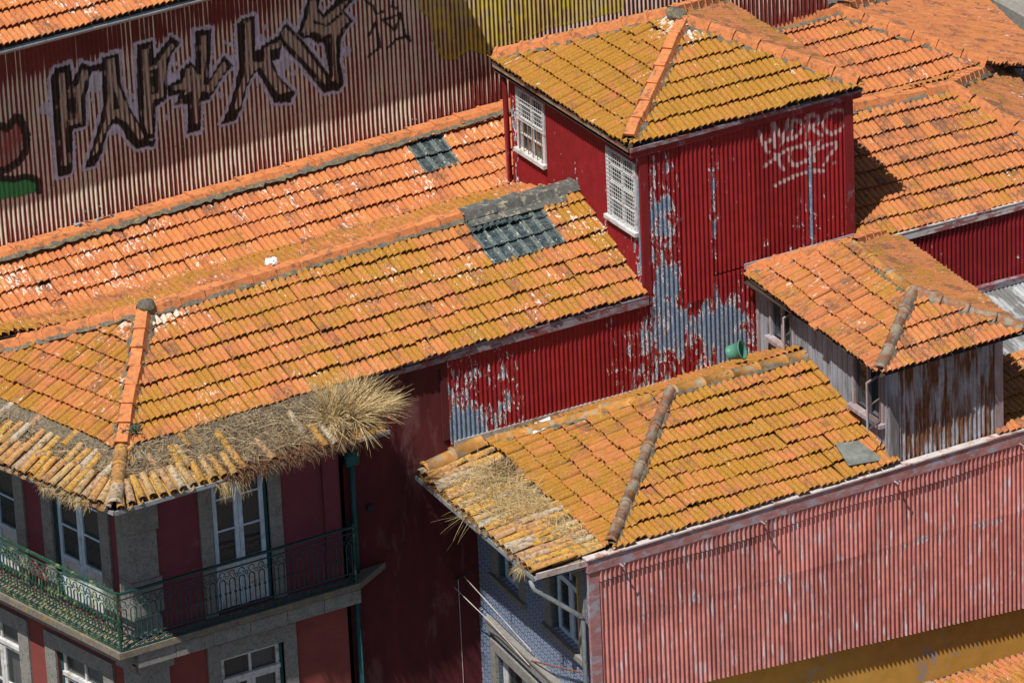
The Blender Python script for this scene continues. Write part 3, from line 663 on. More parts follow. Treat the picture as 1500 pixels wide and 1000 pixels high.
# mortar cap over the hips
bm = bmesh.new(); bmesh.ops.create_icosphere(bm, subdivisions=3, radius=.15)
for v in bm.verts: v.co = ap + V(.02, -.01, .09) + v.co*(1+.22*mnoise.noise(v.co*9)) * (1 if v.co.z > 0 else .8)
me = bpy.data.meshes.new('mortar_cap'); bm.to_mesh(me); bm.free(); me.materials.append(M['mortar']); me.polygons.foreach_set('use_smooth', [True]*len(me.polygons)); obj('mortar_cap', me, cdk)
# eave flashing along the party wall
b = MB(); b.box(W, -4.75, -.0, -.10, -.012, -.17, -.045); b.build('eave_flashing', M['fascia'], corner)
b = MB(); b.box(W, -4.75, .0, -.105, -.005, -.041, -.025); b.build('eave_batten', M['fascia'], corner)
# walls
fF = frame((-8.62, -.15), (1, 0)); fL = frame((-8.62, -.15), (-.225, .974), left=True)
door = (1.29, 2.2, -3.1, -.72); lwin = (1.27, 2.3, -5.7, -3.81)
wallgrid('wall', corner, fF, .0, 3.42, -3.2, -.14, [door], M['plaster_purple'])
wallgrid('wall', corner, fF, .0, 3.42, GZ, -3.2, [lwin], M['plaster_red'])
d2 = (.66, 1.76, -3.1, -.78); d1 = (2.62, 3.72, -3.1, -.78); l2 = (.83, 1.93, -5.7, -3.95); l1 = (2.80, 3.9, -5.7, -3.95)
wallgrid('wall', corner, fL, .0, 5.2, -3.2, -.14, [d2, d1], M['plaster_purple'])
wallgrid('wall', corner, fL, .0, 5.2, GZ, -3.2, [l2, l1], M['plaster_red'])
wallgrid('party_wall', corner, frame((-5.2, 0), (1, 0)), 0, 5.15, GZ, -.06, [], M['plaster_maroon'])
slab('return_wall', corner, W, -5.26, -5.2, -.15, 0, GZ, -.14, M['plaster_maroon'])
slab('dark_room', corner, fF, .35, 3.3, -1.2, -.75, -5.8, -.5, M['interior'])
slab('dark_room', corner, fL, .35, 5.1, -1.2, -.75, -5.8, -.5, M['interior'])
slab('pilaster_strip', corner, W, -5.55, -5.31, -.20, -.155, -3.1, -.2, M['plaster_purple'])
slab('wall_panel_edge', corner, W, -4.62, -3.36, -.03, -.002, -.30, -.175, M['plaster_maroon'])
slab('wall_panel_edge', corner, W, -3.47, -3.36, -.03, -.002, -1.45, -.302, M['plaster_maroon'])
# quoins
zz = [-.3, -.95, -1.45, -2.2, -2.75, -3.1]
for i, (a, c) in enumerate(zip(zz, zz[1:])):
    slab('quoin_stone', corner, fF, -.04, .40+.04*(i % 2), -.05, .04+.004*(i % 2), c+.004, a-.004, M['granite'])
    slab('quoin_stone', corner, fL, -.03, .26, -.05, .04+.004*(i % 2), c+.004, a-.004, M['granite'])
slab('cornice', corner, fF, -.06, .5, -.05, .11, -3.62, -3.5, M['granite']); slab('cornice', corner, fL, -.05, .4, -.05, .11, -3.62, -3.5, M['granite'])
for i in range(5):
    a = -3.64-.5*i
    slab('quoin_stone', corner, fF, -.05, .44, -.05, .06+.004*(i % 2), a-.49, a, M['granite']); slab('quoin_stone', corner, fL, -.04, .30, -.05, .06+.004*(i % 2), a-.49, a, M['granite'])
surround(corner, fF, door[0], door[1], -3.1, -.72, .2, 0, False); surround(corner, fL, d2[0], d2[1], -3.1, -.78, .22, 0, False); surround(corner, fL, d1[0], d1[1], -3.1, -.78, .22, 0, False)
surround(corner, fF, lwin[0], lwin[1], -5.7, lwin[3], .2, 0, True, lint=.25); surround(corner, fL, l2[0], l2[1], -5.7, -3.95, .24, 0, True, lint=.24); surround(corner, fL, l1[0], l1[1], -5.7, -3.95, .24, 0, True, lint=.24)
dr = casement(corner, fF, *door[:2], door[2]+.02, door[3], -.07, 'balcony_door', panel=.68, rows=3)
slab('shutter', dr, fF, door[0]+.1, door[1]-.1, -.2, -.17, -2.4, -.8, M['brownwood'])
casement(corner, fL, *d2[:2], d2[2]+.02, d2[3], -.07, 'balcony_door', panel=.68, rows=3)
casement(corner, fL, *d1[:2], d1[2]+.02, d1[3], -.07, 'balcony_door', panel=.68, rows=3)
lw = casement(corner, fF, *lwin, -.09, 'window', wood='whitewood', rows=2, transom=-4.22)
slab('curtain', lw, fF, 1.85, 2.2, -.22, -.2, -5.6, -3.85, M['curtain']); slab('shutter', lw, fF, 1.4, 1.72, -.22, -.2, -5.6, -3.85, M['brownwood'])
for q in (l2, l1):
    lw = casement(corner, fL, *q, -.09, 'window', wood='whitewood', rows=2, transom=-4.35)
    slab('curtain', lw, fL, q[0]+.1, q[1]-.1, -.22, -.2, -5.6, -4.0, M['curtain'])
# balcony
def meet(f1, o1, f2, o2):
    A = f1.P+f1.n*o1; B = f2.P+f2.n*o2; den = f1.d.x*f2.d.y-f1.d.y*f2.d.x; t = ((B-A).x*f2.d.y-(B-A).y*f2.d.x)/den
    return A+f1.d*t
def wrap(name, of, ol, z0, z1, send, mat, taper=0):
    c = meet(fF, of, fL, ol); e1 = fF(send-taper, of, 0); e0 = fF(send+(.35 if taper else 0), .0 if not taper else -.14, 0); c0 = fF.P; l1_ = fL(5.2, ol, 0); l0 = fL(5.2, 0, 0)
    ring = [l1_, c, e1, e0, c0, l0]; b = MB(); n = len(ring)
    b.add([V(p.x, p.y, z) for z in (z0, z1) for p in ring], [tuple(range(n))[::-1], tuple(range(n, 2*n))]+[(i, (i+1) % n, n+(i+1) % n, n+i) for i in range(n)])
    return b.build(name, mat, corner)
wrap('balcony_slab', .245, .45, -3.22, -3.12, 3.75, M['mossy'], .28)
for i in range(6):
    slab('band_stone', corner, fF, -.1+.6*i+.004, -.1+.6*(i+1)-.004, -.05, .2+.004*(i % 2), -3.46, -3.25, M['granite'])
slab('band_stone', corner, fL, -.1, 5.2, -.05, .3, -3.40, -3.25, M['granite'])
def motif(per, r):
    b = MB()
    def arc(cx, cz, rad, a0, a1, n=6): return [(cx+rad*math.cos(math.radians(a0+(a1-a0)*i/n)), 0, cz+rad*math.sin(math.radians(a0+(a1-a0)*i/n))) for i in range(n+1)]
    x0, x1 = per*.22, per*.78; rr = (x1-x0)/2
    b.tube([(x0, 0, .17), (x0, 0, .62)] + arc(per/2, .62, rr, 180, 0, 6) + [(x1, 0, .17)], r, 4, cap=False)
    b.tube(arc(per/2, .74, per*.30, -60, 260, 8), r*.8, 4, cap=False)
    b.tube(arc(per*.98, .69, per*.16, 0, 330, 6), r*.8, 4, cap=False)
    b.tube(arc(per/2, .05, per*.45, 0, 180, 6), r*.8, 4, cap=False); b.tube(arc(per/2, .075, per*.2, -20, 300, 6), r*.7, 4, cap=False)
    b.box(W, x0-r*1.5, x0+r*1.5, -r*1.5, r*1.5, .42, .45); b.box(W, x1-r*1.5, x1+r*1.5, -r*1.5, r*1.5, .42, .45)
    return b
def railing(a, c, per=.13, r=.0075, mt='iron_shade'):
    a = Vector(a); c = Vector(c); L = (c-a).length; n = round(L/per); per = L/n; x = (c-a).normalized(); y = V(-x.y, x.x, 0)
    fr = lambda s, o, z: a+x*s+y*o+V(0, 0, z)
    hr = MB().box(fr, -.02, L+.02, -.022, .022, .90, .93).build('handrail', M[mt], corner)
    for z in (.17, .81, .005): MB().box(fr, 0, L, -.009, .009, z, z+.016).build('rail', M[mt], hr)
    me = mesh('baluster', motif(per, r).v, motif(per, r).f, M[mt])
    for i in range(n):
        R = Matrix((x, y, V(0, 0, 1))).transposed().to_4x4(); R.translation = a+x*per*i; obj('baluster', me, hr, R)
    return hr
zb = -3.12
cc = meet(fF, .215, fL, .40); pE = fF(3.42, .215, 0)
railing((cc.x, cc.y, zb), (pE.x, pE.y, zb), .16, .010)
pl_ = fL(4.6, .40, 0)
railing((pl_.x, pl_.y, zb), (cc.x, cc.y, zb), .15, .014, 'iron_green')
railing((pE.x, pE.y, zb), (pE.x, -.16, zb), .12, .0075)
MB().box(W, cc.x-.016, cc.x+.016, cc.y-.016, cc.y+.016, zb, zb+.95).build('corner_post', M['iron_green'], corner)
MB().box(W, pE.x-.014, pE.x+.014, pE.y-.014, pE.y+.014, zb, zb+.95).build('corner_post', M['iron_green'], corner)
# downpipe with hopper
b = MB(); b.tube([(-5.02, -.09, -1.35), (-5.02, -.09, -3.1)], .04, 8); b.tube([(-5.06, -.09, -3.3), (-5.06, -.09, GZ+.1)], .04, 8)
b.box(W, -5.13, -4.93, -.17, -.01, -1.36, -1.16); b.tube([(-5.0, -.09, -1.16), (-4.95, -.4, -.75), (-4.95, -.9, -.6)], .035, 8)
b.build('downpipe', M['teal'], corner, True)
# flared lower skirt of barrel tiles
def barrel_mesh(r0, r1, L, up=True, n=7):
    vs = []; fs = []
    for y, r in ((0, r0), (L, r1)):
        for k in range(n+1):
            a = math.pi*k/n; vs.append((-math.cos(a)*r, y, math.sin(a)*r*.85*(1 if up else -1)))
    b0 = len(vs)
    for k in range(n+1):
        a = math.pi*k/n; vs.append((-math.cos(a)*(r0-.013), .004, math.sin(a)*(r0-.013)*.85*(1 if up else -1)))
    fs = [(k, k+1, n+2+k, n+1+k) for k in range(n)] + [(b0+k, b0+k+1, k+1, k) for k in range(n)]
    return mesh('barrel_tile', vs, fs, M['barrel'], True, {'rnd': ('FLOAT', 'FACE', [0]*len(fs))})
BC = barrel_mesh(.062, .052, .46); BP = barrel_mesh(.088, .08, .46, False)
def skirt(th, e0, e1, t0, t1, N, name='skirt_roof', cover=lambda f: 1., rows=3, fan=None, pr=(1, .75, .15), soil=1.):
    """e0-e1 lower edge, t0-t1 upper edge; rows of pan and cover tiles from bottom to top"""
    e0, e1, t0, t1 = map(Vector, (e0, e1, t0, t1)); nx, ny = 40, 8; vs = []; fs = []
    def at(f, h): return (e0.lerp(e1, f)).lerp(t0.lerp(t1, f), h)
    for j in range(ny+1):
        for i in range(nx+1):
            p = at(i/nx, .06+.94*j/ny); p = p + V(0, 0, -.09+.05*min(1, j/2)+.035*mnoise.noise(p*5)+.13*soil*min(1, max(0, j/ny-.45)*3)); vs.append(p)
    fs = [(j*(nx+1)+i, j*(nx+1)+i+1, (j+1)*(nx+1)+i+1, (j+1)*(nx+1)+i) for j in range(ny) for i in range(nx)]
    dk = obj(name, mesh(name, vs, fs, M['soil'], True), th)
    for i in range(N):
        for kind in (0, 1):
            f = (i+(.5 if kind else 0)+random.gauss(0, .05))/N
            if not 0 <= f <= 1: continue
            a = at(f, 0); c = at(f, 1); y = (c-a).normalized()
            if fan is not None:
                e_ = (e1-e0).normalized(); pn = (c-a) - e_*(c-a).dot(e_); k_ = math.exp(-(abs(f-fan)*(e1-e0).length)/.4); y = (pn.normalized()*(1-k_)+y*k_).normalized()
            x = (at(min(1, f+.02), 0)-at(max(0, f-.02), 0)).normalized(); z = x.cross(y).normalized(); x = y.cross(z)
            L = (c-a).length; kk = max(1, min(rows, int(L/.30)))
            for r in range(kk):
                if kind and random.random() > cover(f)*pr[min(r, 2)]: continue
                R = Matrix((x, y, z)).transposed().to_4x4() @ Matrix.Rotation(random.gauss(0, .05), 4, 'Z') @ Matrix.Rotation(.06, 4, 'X')
                R.translation = a + y*(r*.36 + random.gauss(0, .02) - (.03 if kind else .06)) + z*((.055 if kind else .045)+random.gauss(0, .006))
                obj('barrel_tile', BC if kind else BP, dk, R)
    return dk
sc = V(-9.31, -1.23, -.42)
skirt(corner, sc+V(.03, .03, 0), (-4.92, -1.12, -.42), eL+V(0, .05, -.05), (-4.92, -.15, -.09), 27, cover=lambda f: 1 if f < .47 else .08, fan=0)
skirt(corner, (-10.75, 3.3, -.42), sc+V(-.03, .03, 0), (-9.75, 3.7, -.13), eL+V(-.02, .05, -.05), 30, fan=1)
ridge(corner, sc+V(.02, .02, .02), eL+V(0, 0, -.01), M['barrel'], 'round', L=.36, wd=.22, ht=.1, mortar=False, name='hip_barrel_tile')
b = MB(); b.box(frame((sc.x, sc.y), (4.39, .11)), 0, 4.4, -.10, .03, -.49, -.47); b.box(frame((sc.x, sc.y), (4.39, .11)), 0, 4.4, -.0, .03, -.47, -.43); b.build('eave_gutter', M['zinc'], corner)
fe = frame((sc.x, sc.y), (-.3, .954), left=True)
b = MB(); b.box(fe, 0, 4.6, -.1, .03, -.49, -.47); b.box(fe, 0, 4.6, 0, .03, -.47, -.43); b.build('eave_gutter', M['zinc'], corner)
b = MB(); b.add([sc+V(.1, .1, -.08), V(-4.92, -1.0, -.5), V(-4.92, -.16, -.5), V(-8.62, -.15, -.5)], [(0, 1, 2, 3)]); b.add([sc+V(.1, .1, -.08), V(-10.7, 3.3, -.5), fL(5.2, 0, -.5), V(-8.62, -.15, -.5)], [(3, 2, 1, 0)]); b.build('soffit', M['deck'], corner)

# ================================================================== RED TOWER AND THE CORRUGATED PARTY WALL
HYDRO = [[(2.01,2.05),(2.07,1.86),(2.16,1.69)],[(2.08,1.85),(2.25,1.89)],[(2.23,2.14),(2.28,1.75)],[(2.26,2.13),(2.38,1.9)],[(2.52,2.13),(2.38,1.76)],[(2.61,2.12),(2.52,1.81)],[(2.59,2.09),(2.72,2.06),(2.77,1.97),(2.73,1.88),(2.63,1.82),(2.5,1.82)],[(2.86,2.09),(2.83,1.76)],[(2.82,2.09),(2.95,2.1),(3.05,2.03),(3.03,1.95),(2.9,1.93)],[(2.9,1.91),(3.08,1.74)],[(3.12,1.92),(3.13,1.96),(3.17,2.04),(3.3,2.07),(3.44,2.06),(3.51,1.99),(3.5,1.85),(3.41,1.74),(3.26,1.71),(3.15,1.8),(3.12,1.92)],[(2.08,1.49),(2.48,1.66),(2.73,1.65)],[(2.28,1.64),(2.4,1.36)],[(2.54,1.66),(2.52,1.49),(2.57,1.39),(2.67,1.37),(2.8,1.4)],[(2.81,1.69),(2.85,1.56)],[(3.06,1.66),(2.91,1.51),(2.94,1.36)],[(2.91,1.51),(3.19,1.56),(3.34,1.56),(3.34,1.49),(3.22,1.39),(3.12,1.26)],[(3.29,1.24),(3.3,1.23)],[(2.35,1.16),(2.67,1.22),(2.97,1.2),(3.1,1.16)],[(2.25,1.13),(2.26,1.13)]]
tower = thing('roof_tower', 'square red corrugated tower with two grilled windows and a mossy pyramid roof', 'tower', (1.8, 1.9, -.2))
fT = frame((0, 0), (1, 0)); fS = frame((0, 3.8), (0, -1))
def bump2(x, z, cx, cz, rx, rz): return np.exp(-(((x-cx)/rx)**2+((z-cz)/rz)**2))
def peelF(s, z):
    p = .27+.30*(vnoise(s, z, 1.1, 4)-.5)+.12*(vnoise(s, z, 6, 14)-.5)
    for a in ((-3.0, -.75, .45, .7, .22), (-3.05, -1.45, .3, .35, .6), (-2.3, -.9, .25, .6, .2), (-1.95, -.7, .07, .7, .2), (-.5, -1.0, .5, .6, .16), (.1, -.9, .35, .9, .22), (.18, 1.3, .2, 1.4, .22), (.42, .9, .12, 1.3, .18), (.35, .05, .25, .4, .24), (.45, -.6, .35, .6, .26), (1.15, -.75, .5, .45, .34), (1.45, -1.2, .35, .5, .38), (1.2, .4, .05, 1.6, .26), (1.5, 1.2, .3, .5, .12), (2.88, 1.1, .04, 1.2, .40)):
        p = p + a[4]*bump2(s, z, *a[:4])
    p = np.where((s > .66) & (s < 1.12) & (z > -.35), p-.25, p); p = np.where((s > -2.1) & (s < -.7), p-.12, p)
    return np.where((s > 1.3) & (z > .05), p-.06, p)
def hyd(s, z):
    out = np.zeros((len(s), 4)); d = np.full(len(s), 9.)
    for P in HYDRO: d = np.minimum(d, seg_dist(s, z, P))
    cr = .5+.5*np.cos(s/PER*2*math.pi)
    a = np.where(d < .029, .42+.4*cr+.15*(vnoise(s, z, 20, 2)-.5), 0); out[:, :3] = (.50, .40, .40); out[:, 3] = np.clip(a, 0, .9); return out
sheets(tower, fT, .1, .68, -.05, 2.22, M['red'], nz=90, peel=peelF, o=.012)
sheets(tower, fT, .66, 1.14, -.36, 2.22, M['red'], nz=90, peel=peelF, o=.028, width=.6)
sheets(tower, fT, 1.12, 3.5, -.02, 2.22, M['red'], nz=90, peel=peelF, ink=hyd, o=.012)
pw = thing('corrugated_party_wall', 'long strip of badly peeling red corrugated iron below the tower and roof edge', 'wall', (-1, -.02, -1.7))
sheets(pw, fT, -3.36, .0, -1.78, -.16, M['red'], nz=60, peel=peelF, o=.02)
sheets(pw, fT, -.02, 1.95, -1.78, -.04, M['red'], nz=60, peel=peelF, o=.012)
slab('cement_fillet', pw, fT, -3.3, 1.9, .0, .05, -1.70, -1.50, plain('pale cement', (.36, .34, .31), .4, 12, .95, (.16, .12, .09), .45, bumpst=.6))
slab('corner_board', tower, fT, 3.48, 3.63, -.3, .035, -.3, 2.25, M['red_flat']); slab('corner_board', tower, fT, -.035, .1, -.02, .03, -.04, 2.25, M['red_flat'])
# left side with two windows
w1 = (.2, 1.0, 1.05, 2.03); w2 = (2.86, 3.66, .92, 2.0)
def peelS(s, z):
    p = .17+.25*(vnoise(s, z, 1.3, 9)-.5)
    for a in ((3.75, 1.0, .12, 1.2, .5), (2.75, .6, .07, .9, .25), (1.9, 1.2, .07, .6, .25), (1.2, .9, .1, .3, .15), (.1, .9, .12, .8, .3), (2.4, .4, .2, .2, .12)): p = p+a[4]*bump2(s, z, *a[:4])
    return p
for (a, c, zb_, zt_) in ((0, .2, .2, 2.22), (.2, 1.0, .2, 1.05), (.2, 1.0, 2.03, 2.22), (1.0, 1.95, .2, 2.22), (1.93, 2.86, .0, 2.22), (2.86, 3.66, -.05, .92), (2.86, 3.66, 2.0, 2.22), (3.66, 3.8, -.05, 2.22)):
    sheet(tower, fS, a, c, zb_, zt_, M['red'], nz=max(4, int((zt_-zb_)*40)), o=.012+(.003 if a in (1.0, 2.86) else 0), peel=peelS, amp=.016)
slab('inner_wall', tower, W, .05, 3.55, .1, 3.75, -.3, 2.2, M['interior'])
for q, half in ((w1, True), (w2, False)):
    b = MB(); e = .05
    b.box(fS, q[0]-.02, q[0]+e, -.05, .035, q[2], q[3]+.01); b.box(fS, q[1]-e, q[1]+.02, -.05, .035, q[2], q[3]+.01); b.box(fS, q[0]+e, q[1]-e, -.05, .035, q[3]-.03, q[3]+.01)
    wo = b.build('window', M['whitewood'], tower)
    slab('sill', wo, fS, q[0]-.05, q[1]+.05, -.03, .09, q[2]-.06, q[2], M['whitewood'])
    slab('pane', wo, fS, q[0]+.04, q[1]-.04, -.03, -.025, q[2], q[3]-.03, M['pane'])
    b = MB(); m_ = (q[0]+q[1])/2
    b.box(fS, q[0]+e, q[1]-e, -.022, .012, (q[2]+q[3])/2-.02, (q[2]+q[3])/2+.02); b.box(fS, m_-.02, m_+.02, -.022, .01, q[2], q[3]-.03)
    for k in (.25, .75): b.box(fS, q[0]+e, q[1]-e, -.022, .006, q[2]+(q[3]-q[2])*k-.01, q[2]+(q[3]-q[2])*k+.01)
    b.build('sash', M['whitewood'], wo)
    slab('curtain', wo, fS, q[0]+.15, q[1]-.1, -.045, -.04, q[2], q[2]+.45, M['curtain'])
    b = MB(); z0_ = (q[2]+q[3])/2 if half else q[2]
    n = 13; hh = .045
    for i in range(n+1): s_ = q[0]+.01+(q[1]-q[0]-.02)*i/n; b.tube([fS(s_, .045, z0_), fS(s_, .045, q[3])], .0034, 3)
    k = int((q[3]-z0_)/.062)
    for i in range(k+1): z_ = z0_+(q[3]-z0_)*i/k; b.tube([fS(q[0], .048, z_), fS(q[1], .048, z_)], .0034, 3)
    b.build('wire_grille', M['mesh'], wo)
    if half:
        b = MB()
        for i in range(6): s_ = q[0]+.06+(q[1]-q[0]-.12)*i/5; b.tube([fS(s_, .045, q[2]), fS(s_, .045, z0_)], .008, 4)
        b.build('rusty_bars', plain('rusty bar', (.28, .13, .06)), wo)
# roof
ez = 2.36; tA, tB, tC, tD = V(-.24, -.05, ez), V(3.76, -.14, ez), V(3.8, 3.95, ez), V(-.24, 3.98, ez)
pk0, pk1 = V(1.83, 1.78, 3.22), V(1.85, 2.1, 3.23)
R_ = Roof(tower)
R_.plane([tA, tB, pk0], M['tile_tower']); R_.plane([tD, tA, pk0, pk1], M['tile_tower_x']); R_.plane([tB, tC, pk1, pk0], M['tile_shade_x']); R_.plane([tC, tD, pk1], M['tile_tower'])
tdk = R_.finish()
for a, c in ((tA, pk0), (tB, pk0), (tD, pk1), (tC, pk1)): ridge(tdk, a+V(0, 0, .02)+(c-a)*.04, c+V(0, 0, .0), M['ridge_fresh'], L=.4, wd=.23, ht=.09)
bm = bmesh.new(); bmesh.ops.create_icosphere(bm, subdivisions=3, radius=.15)
for v in bm.verts: v.co = pk0.lerp(pk1, .4) + V(0, 0, .08) + V(v.co.x, v.co.y*1.5, v.co.z*.65)*(1+.4*mnoise.noise(v.co*9))
me = bpy.data.meshes.new('mortar_cap'); bm.to_mesh(me); bm.free(); me.materials.append(M['mortar']); obj('mortar_cap', me, tdk)
slab('fascia', tower, W, -.2, 3.74, -.075, -.04, 2.2, 2.345, M['red_flat']); slab('fascia_strip', tower, W, -.22, 3.76, -.10, -.077, 2.30, 2.36, M['fascia'])
slab('fascia', tower, W, -.225, -.2, -.03, 3.95, 2.285, 2.345, M['ridge_old']); slab('fascia', tower, W, -.2, 3.76, 3.94, 3.97, 2.2, 2.35, M['red_flat']); slab('fascia', tower, W, 3.74, 3.77, -.06, 3.93, 2.2, 2.34, M['fascia'])
slab('soffit', tower, W, -.19, 3.73, -.03, 3.93, 2.2, 2.215, M['deck'])
slab('right_wall', tower, W, 3.56, 3.615, .03, 3.8, -.5, 2.2, M['red_flat']); slab('rear_wall', tower, W, .06, 3.55, 3.76, 3.79, -.5, 2.2, M['red_flat'])
b = MB(); b.tube([(-.13, 3.86, 2.25), (-.08, 3.86, 2.0), (-.06, 3.86, .35), (-.15, 3.83, .32)], .045, 8); b.build('downpipe', M['red_flat'], tower, True)

# ================================================================== RIGHT-HAND HOUSES
rh = thing('right_house', 'house right of the tower with brown orange roof in the tower shadow', 'house', (6, 1.5, GZ))
ea, eb = V(3.64, -.2, -.1), V(7.86, -.31, -.15); ra, rb = V(3.64, 2.12, 1.0), V(6.63, 1.97, .92); rc = V(9.9, 5.4, -.62)
R_ = Roof(rh)
R_.plane([ea, eb, rb, ra], M['tile_right']); R_.plane([eb, rc, rb], M['tile_shade_x']); R_.plane([rc, V(3.64, 4.3, -.05), ra, rb], M['tile_right'])
dk = R_.finish()
ridge(dk, ra, rb, M['ridge_fresh'], L=.42, wd=.24); ridge(dk, eb, rb, M['ridge_fresh'], L=.42, wd=.24); ridge(dk, rc, rb+V(.05, .05, 0), M['ridge_fresh'], L=.42, wd=.26)
fR = frame((3.64, -.22), (4.22, -.11))
b = MB(); b.box(fR, .0, 4.3, .005, .04, -.19, -.07); b.build('eave_flashing', M['flake'], rh)
slab('flashing_strip', rh, fR, 0, 4.3, -.02, .05, -.068, -.055, M['flake'])
sheets(rh, fR, 0, 4.3, -1.5, -.17, M['red'], nz=16, o=-.012, peel=lambda s, z: .16+.2*(vnoise(s, z, 1.5, 6)-.5))
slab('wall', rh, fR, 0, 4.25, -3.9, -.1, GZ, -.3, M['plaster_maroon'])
r2 = thing('far_right_house', 'rear house at the top right with a broad orange red hip roof', 'house', (8, 6, GZ))
a2 = V(6.88, 5.57, .94); h2 = V(8.61, 3.95, .17); l2_ = V(3.9, 3.95, .18); k2 = V(3.9, 5.6, .96)
R_ = Roof(r2)
R_.plane([l2_, h2, a2, k2], M['tile_farright'])
R_.plane([V(10.82, 5.15, -.84), V(12.9, 10.8, -1.82), a2, h2], M['tile_farright_x'])
dk = R_.finish()
ridge(dk, k2, a2, M['ridge_fresh'], L=.42, wd=.26); ridge(dk, h2, a2, M['ridge_fresh'], L=.42, wd=.25)
ridge(dk, a2+V(.0, .0, 0), V(9.6, 8.2, -.25), M['ridge_fresh'], L=.42, wd=.26)
slab('wall', r2, W, 4.0, 8.5, 4.3, 5.5, GZ, -.2, M['plaster_maroon'])
tr = thing('white_neighbour', 'white rendered wall and grey party wall in the top right corner', 'house', (15, 11, GZ))
slab('wall', tr, W, 14.5, 20, 4, 20, GZ, .3, M['whitewall'])
slab('grey_wall', tr, W, 12.9, 14.45, 4, 20, GZ, -1.75, M['greywall'])
b = MB(); b.tube([(12.75, 10.4, -1.65), (13.9, 10.2, -1.6)], .06, 8); b.build('gutter', M['zinc'], tr)

# ================================================================== BLUE TILED HOUSE WITH PINK IRON SIDE
blue = thing('blue_tiled_house', 'house with blue patterned tile facade, pink corrugated side and ochre lichen roof', 'house', (0, -2, GZ))
PT = -1.8
dap = V(-.45, -1.4, -.97); drr = V(1.95, -1.4, -.99); hbt = V(-2.93, -3.86, PT)
R_ = Roof(blue)
R_.plane([hbt, V(1.9, -3.86, PT), drr, dap], M['tile_blue'], jit=1.7)
R_.plane([V(3.6, -3.86, PT-.02), V(7.0, -3.86, PT-.06), V(7.0, -2.5, -1.36), V(3.6, -2.5, -1.34)], M['tile_shed'])
bkl = V(-2.74, .0, -1.70)
R_.plane([bkl, V(-2.99, -3.86, -1.78), dap], M['tile_blue_x'], jit=1.8)
R_.plane([V(1.9, -.0, -1.55), bkl+V(.02, 0, .0), dap, drr], M['tile_blue'])
bdk = R_.finish()
ridge(bdk, dap+V(.05, 0, 0), drr, M['ridge_ochre'], 'round', L=.5, wd=.21, ht=.06, jit=1.5)
ridge(bdk, hbt+V(.05, .08, .05), dap, M['ridge_old'], 'round', L=.42, wd=.175, ht=.095, jit=1.6)
ridge(bdk, bkl+V(.1, -.1, .05), dap, M['ridge_ochre'], 'round', L=.5, wd=.21, ht=.06, jit=2)
# loose barrel tiles by the wall and skirt
skirt(blue, (-3.9, .02, -1.88), (-4.08, -3.74, -1.87), bkl+V(-.0, -.0, -.06), (-3.02, -3.84, -1.81), 23, cover=lambda f: 1. if f > .55 or f < .15 else .85, pr=(1, .95, .8), soil=.3)
ridge(blue, V(-3.85, -.09, -1.80), V(-2.9, -.07, -1.64), M['ridge_ochre'], 'round', L=.47, wd=.24, ht=.11, mortar=False, jit=2, lift=.02, name='loose_barrel_tile')
MB().add([V(-4.09, -3.78, -1.93), V(-3.3, -3.885, -1.89), V(-3.3, -3.885, -1.80), V(-4.09, -3.78, -1.84), V(-4.09, -3.75, -1.93), V(-3.3, -3.855, -1.89), V(-3.3, -3.855, -1.80), V(-4.09, -3.75, -1.84)], [(0, 1, 2, 3), (7, 6, 5, 4), (3, 2, 6, 7), (0, 3, 7, 4), (0, 4, 5, 1)]).build('verge_board', plain('rusty white verge', (.42, .36, .34), .3, 9, .7, (.28, .10, .05), .6), blue)
b = MB(); fg = frame((-3.9, .03), (-.18, -3.77)); b.box(fg, 0, 3.78, -.08, .05, -1.96, -1.945); b.box(fg, 0, 3.78, .04, .055, -1.945, -1.88); b.build('gutter', M['zinc'], blue)
b = MB(); b.add([V(-3.85, 0, -1.97), V(-4.03, -3.74, -1.97), V(-3.28, -3.8, -1.97), V(-2.98, 0, -1.97)], [(3, 2, 1, 0)]); b.build('soffit', M['deck'], blue)
fD = frame((-2.98, 0), (-.078, -.997)); fP = frame((0, -3.85), (1, 0))
u1 = (.72, 1.45, -3.5, -2.25); u2 = (2.52, 3.5, -3.5, -2.25); lo = (.55, 1.95, -6.4, -4.8); lo2 = (2.5, 3.6, -6.4, -4.8)
wallgrid('facade', blue, fD, .0, 3.86, GZ, -1.95, [u1, u2, lo, lo2], M['azulejo'])
slab('dark_room', blue, fD, .3, 3.7, -1.1, -.8, -6.5, -2.1, M['interior'])
for q in (u1, u2): surround(blue, fD, q[0], q[1], q[2], q[3], .2, 0, True, .03); casement(blue, fD, *q, -.1, 'window', rows=2, transom=q[3]-.32)
slab('stone_band', blue, fD, .38, 3.82, -.05, .09, -4.49, -4.32, M['granite']); slab('band_lip', blue, fD, .36, 3.84, -.05, .12, -4.318, -4.28, M['granite'])
for q in (lo, lo2): surround(blue, fD, q[0], q[1], q[2], q[3], .16, 0, True, .05); casement(blue, fD, *q, -.1, 'window', wood='whitewood', outer='whitewood', rows=3)
slab('pilaster', blue, fD, .0, .36, -.05, .03, -9.9, -4.32, M['azulejo'])
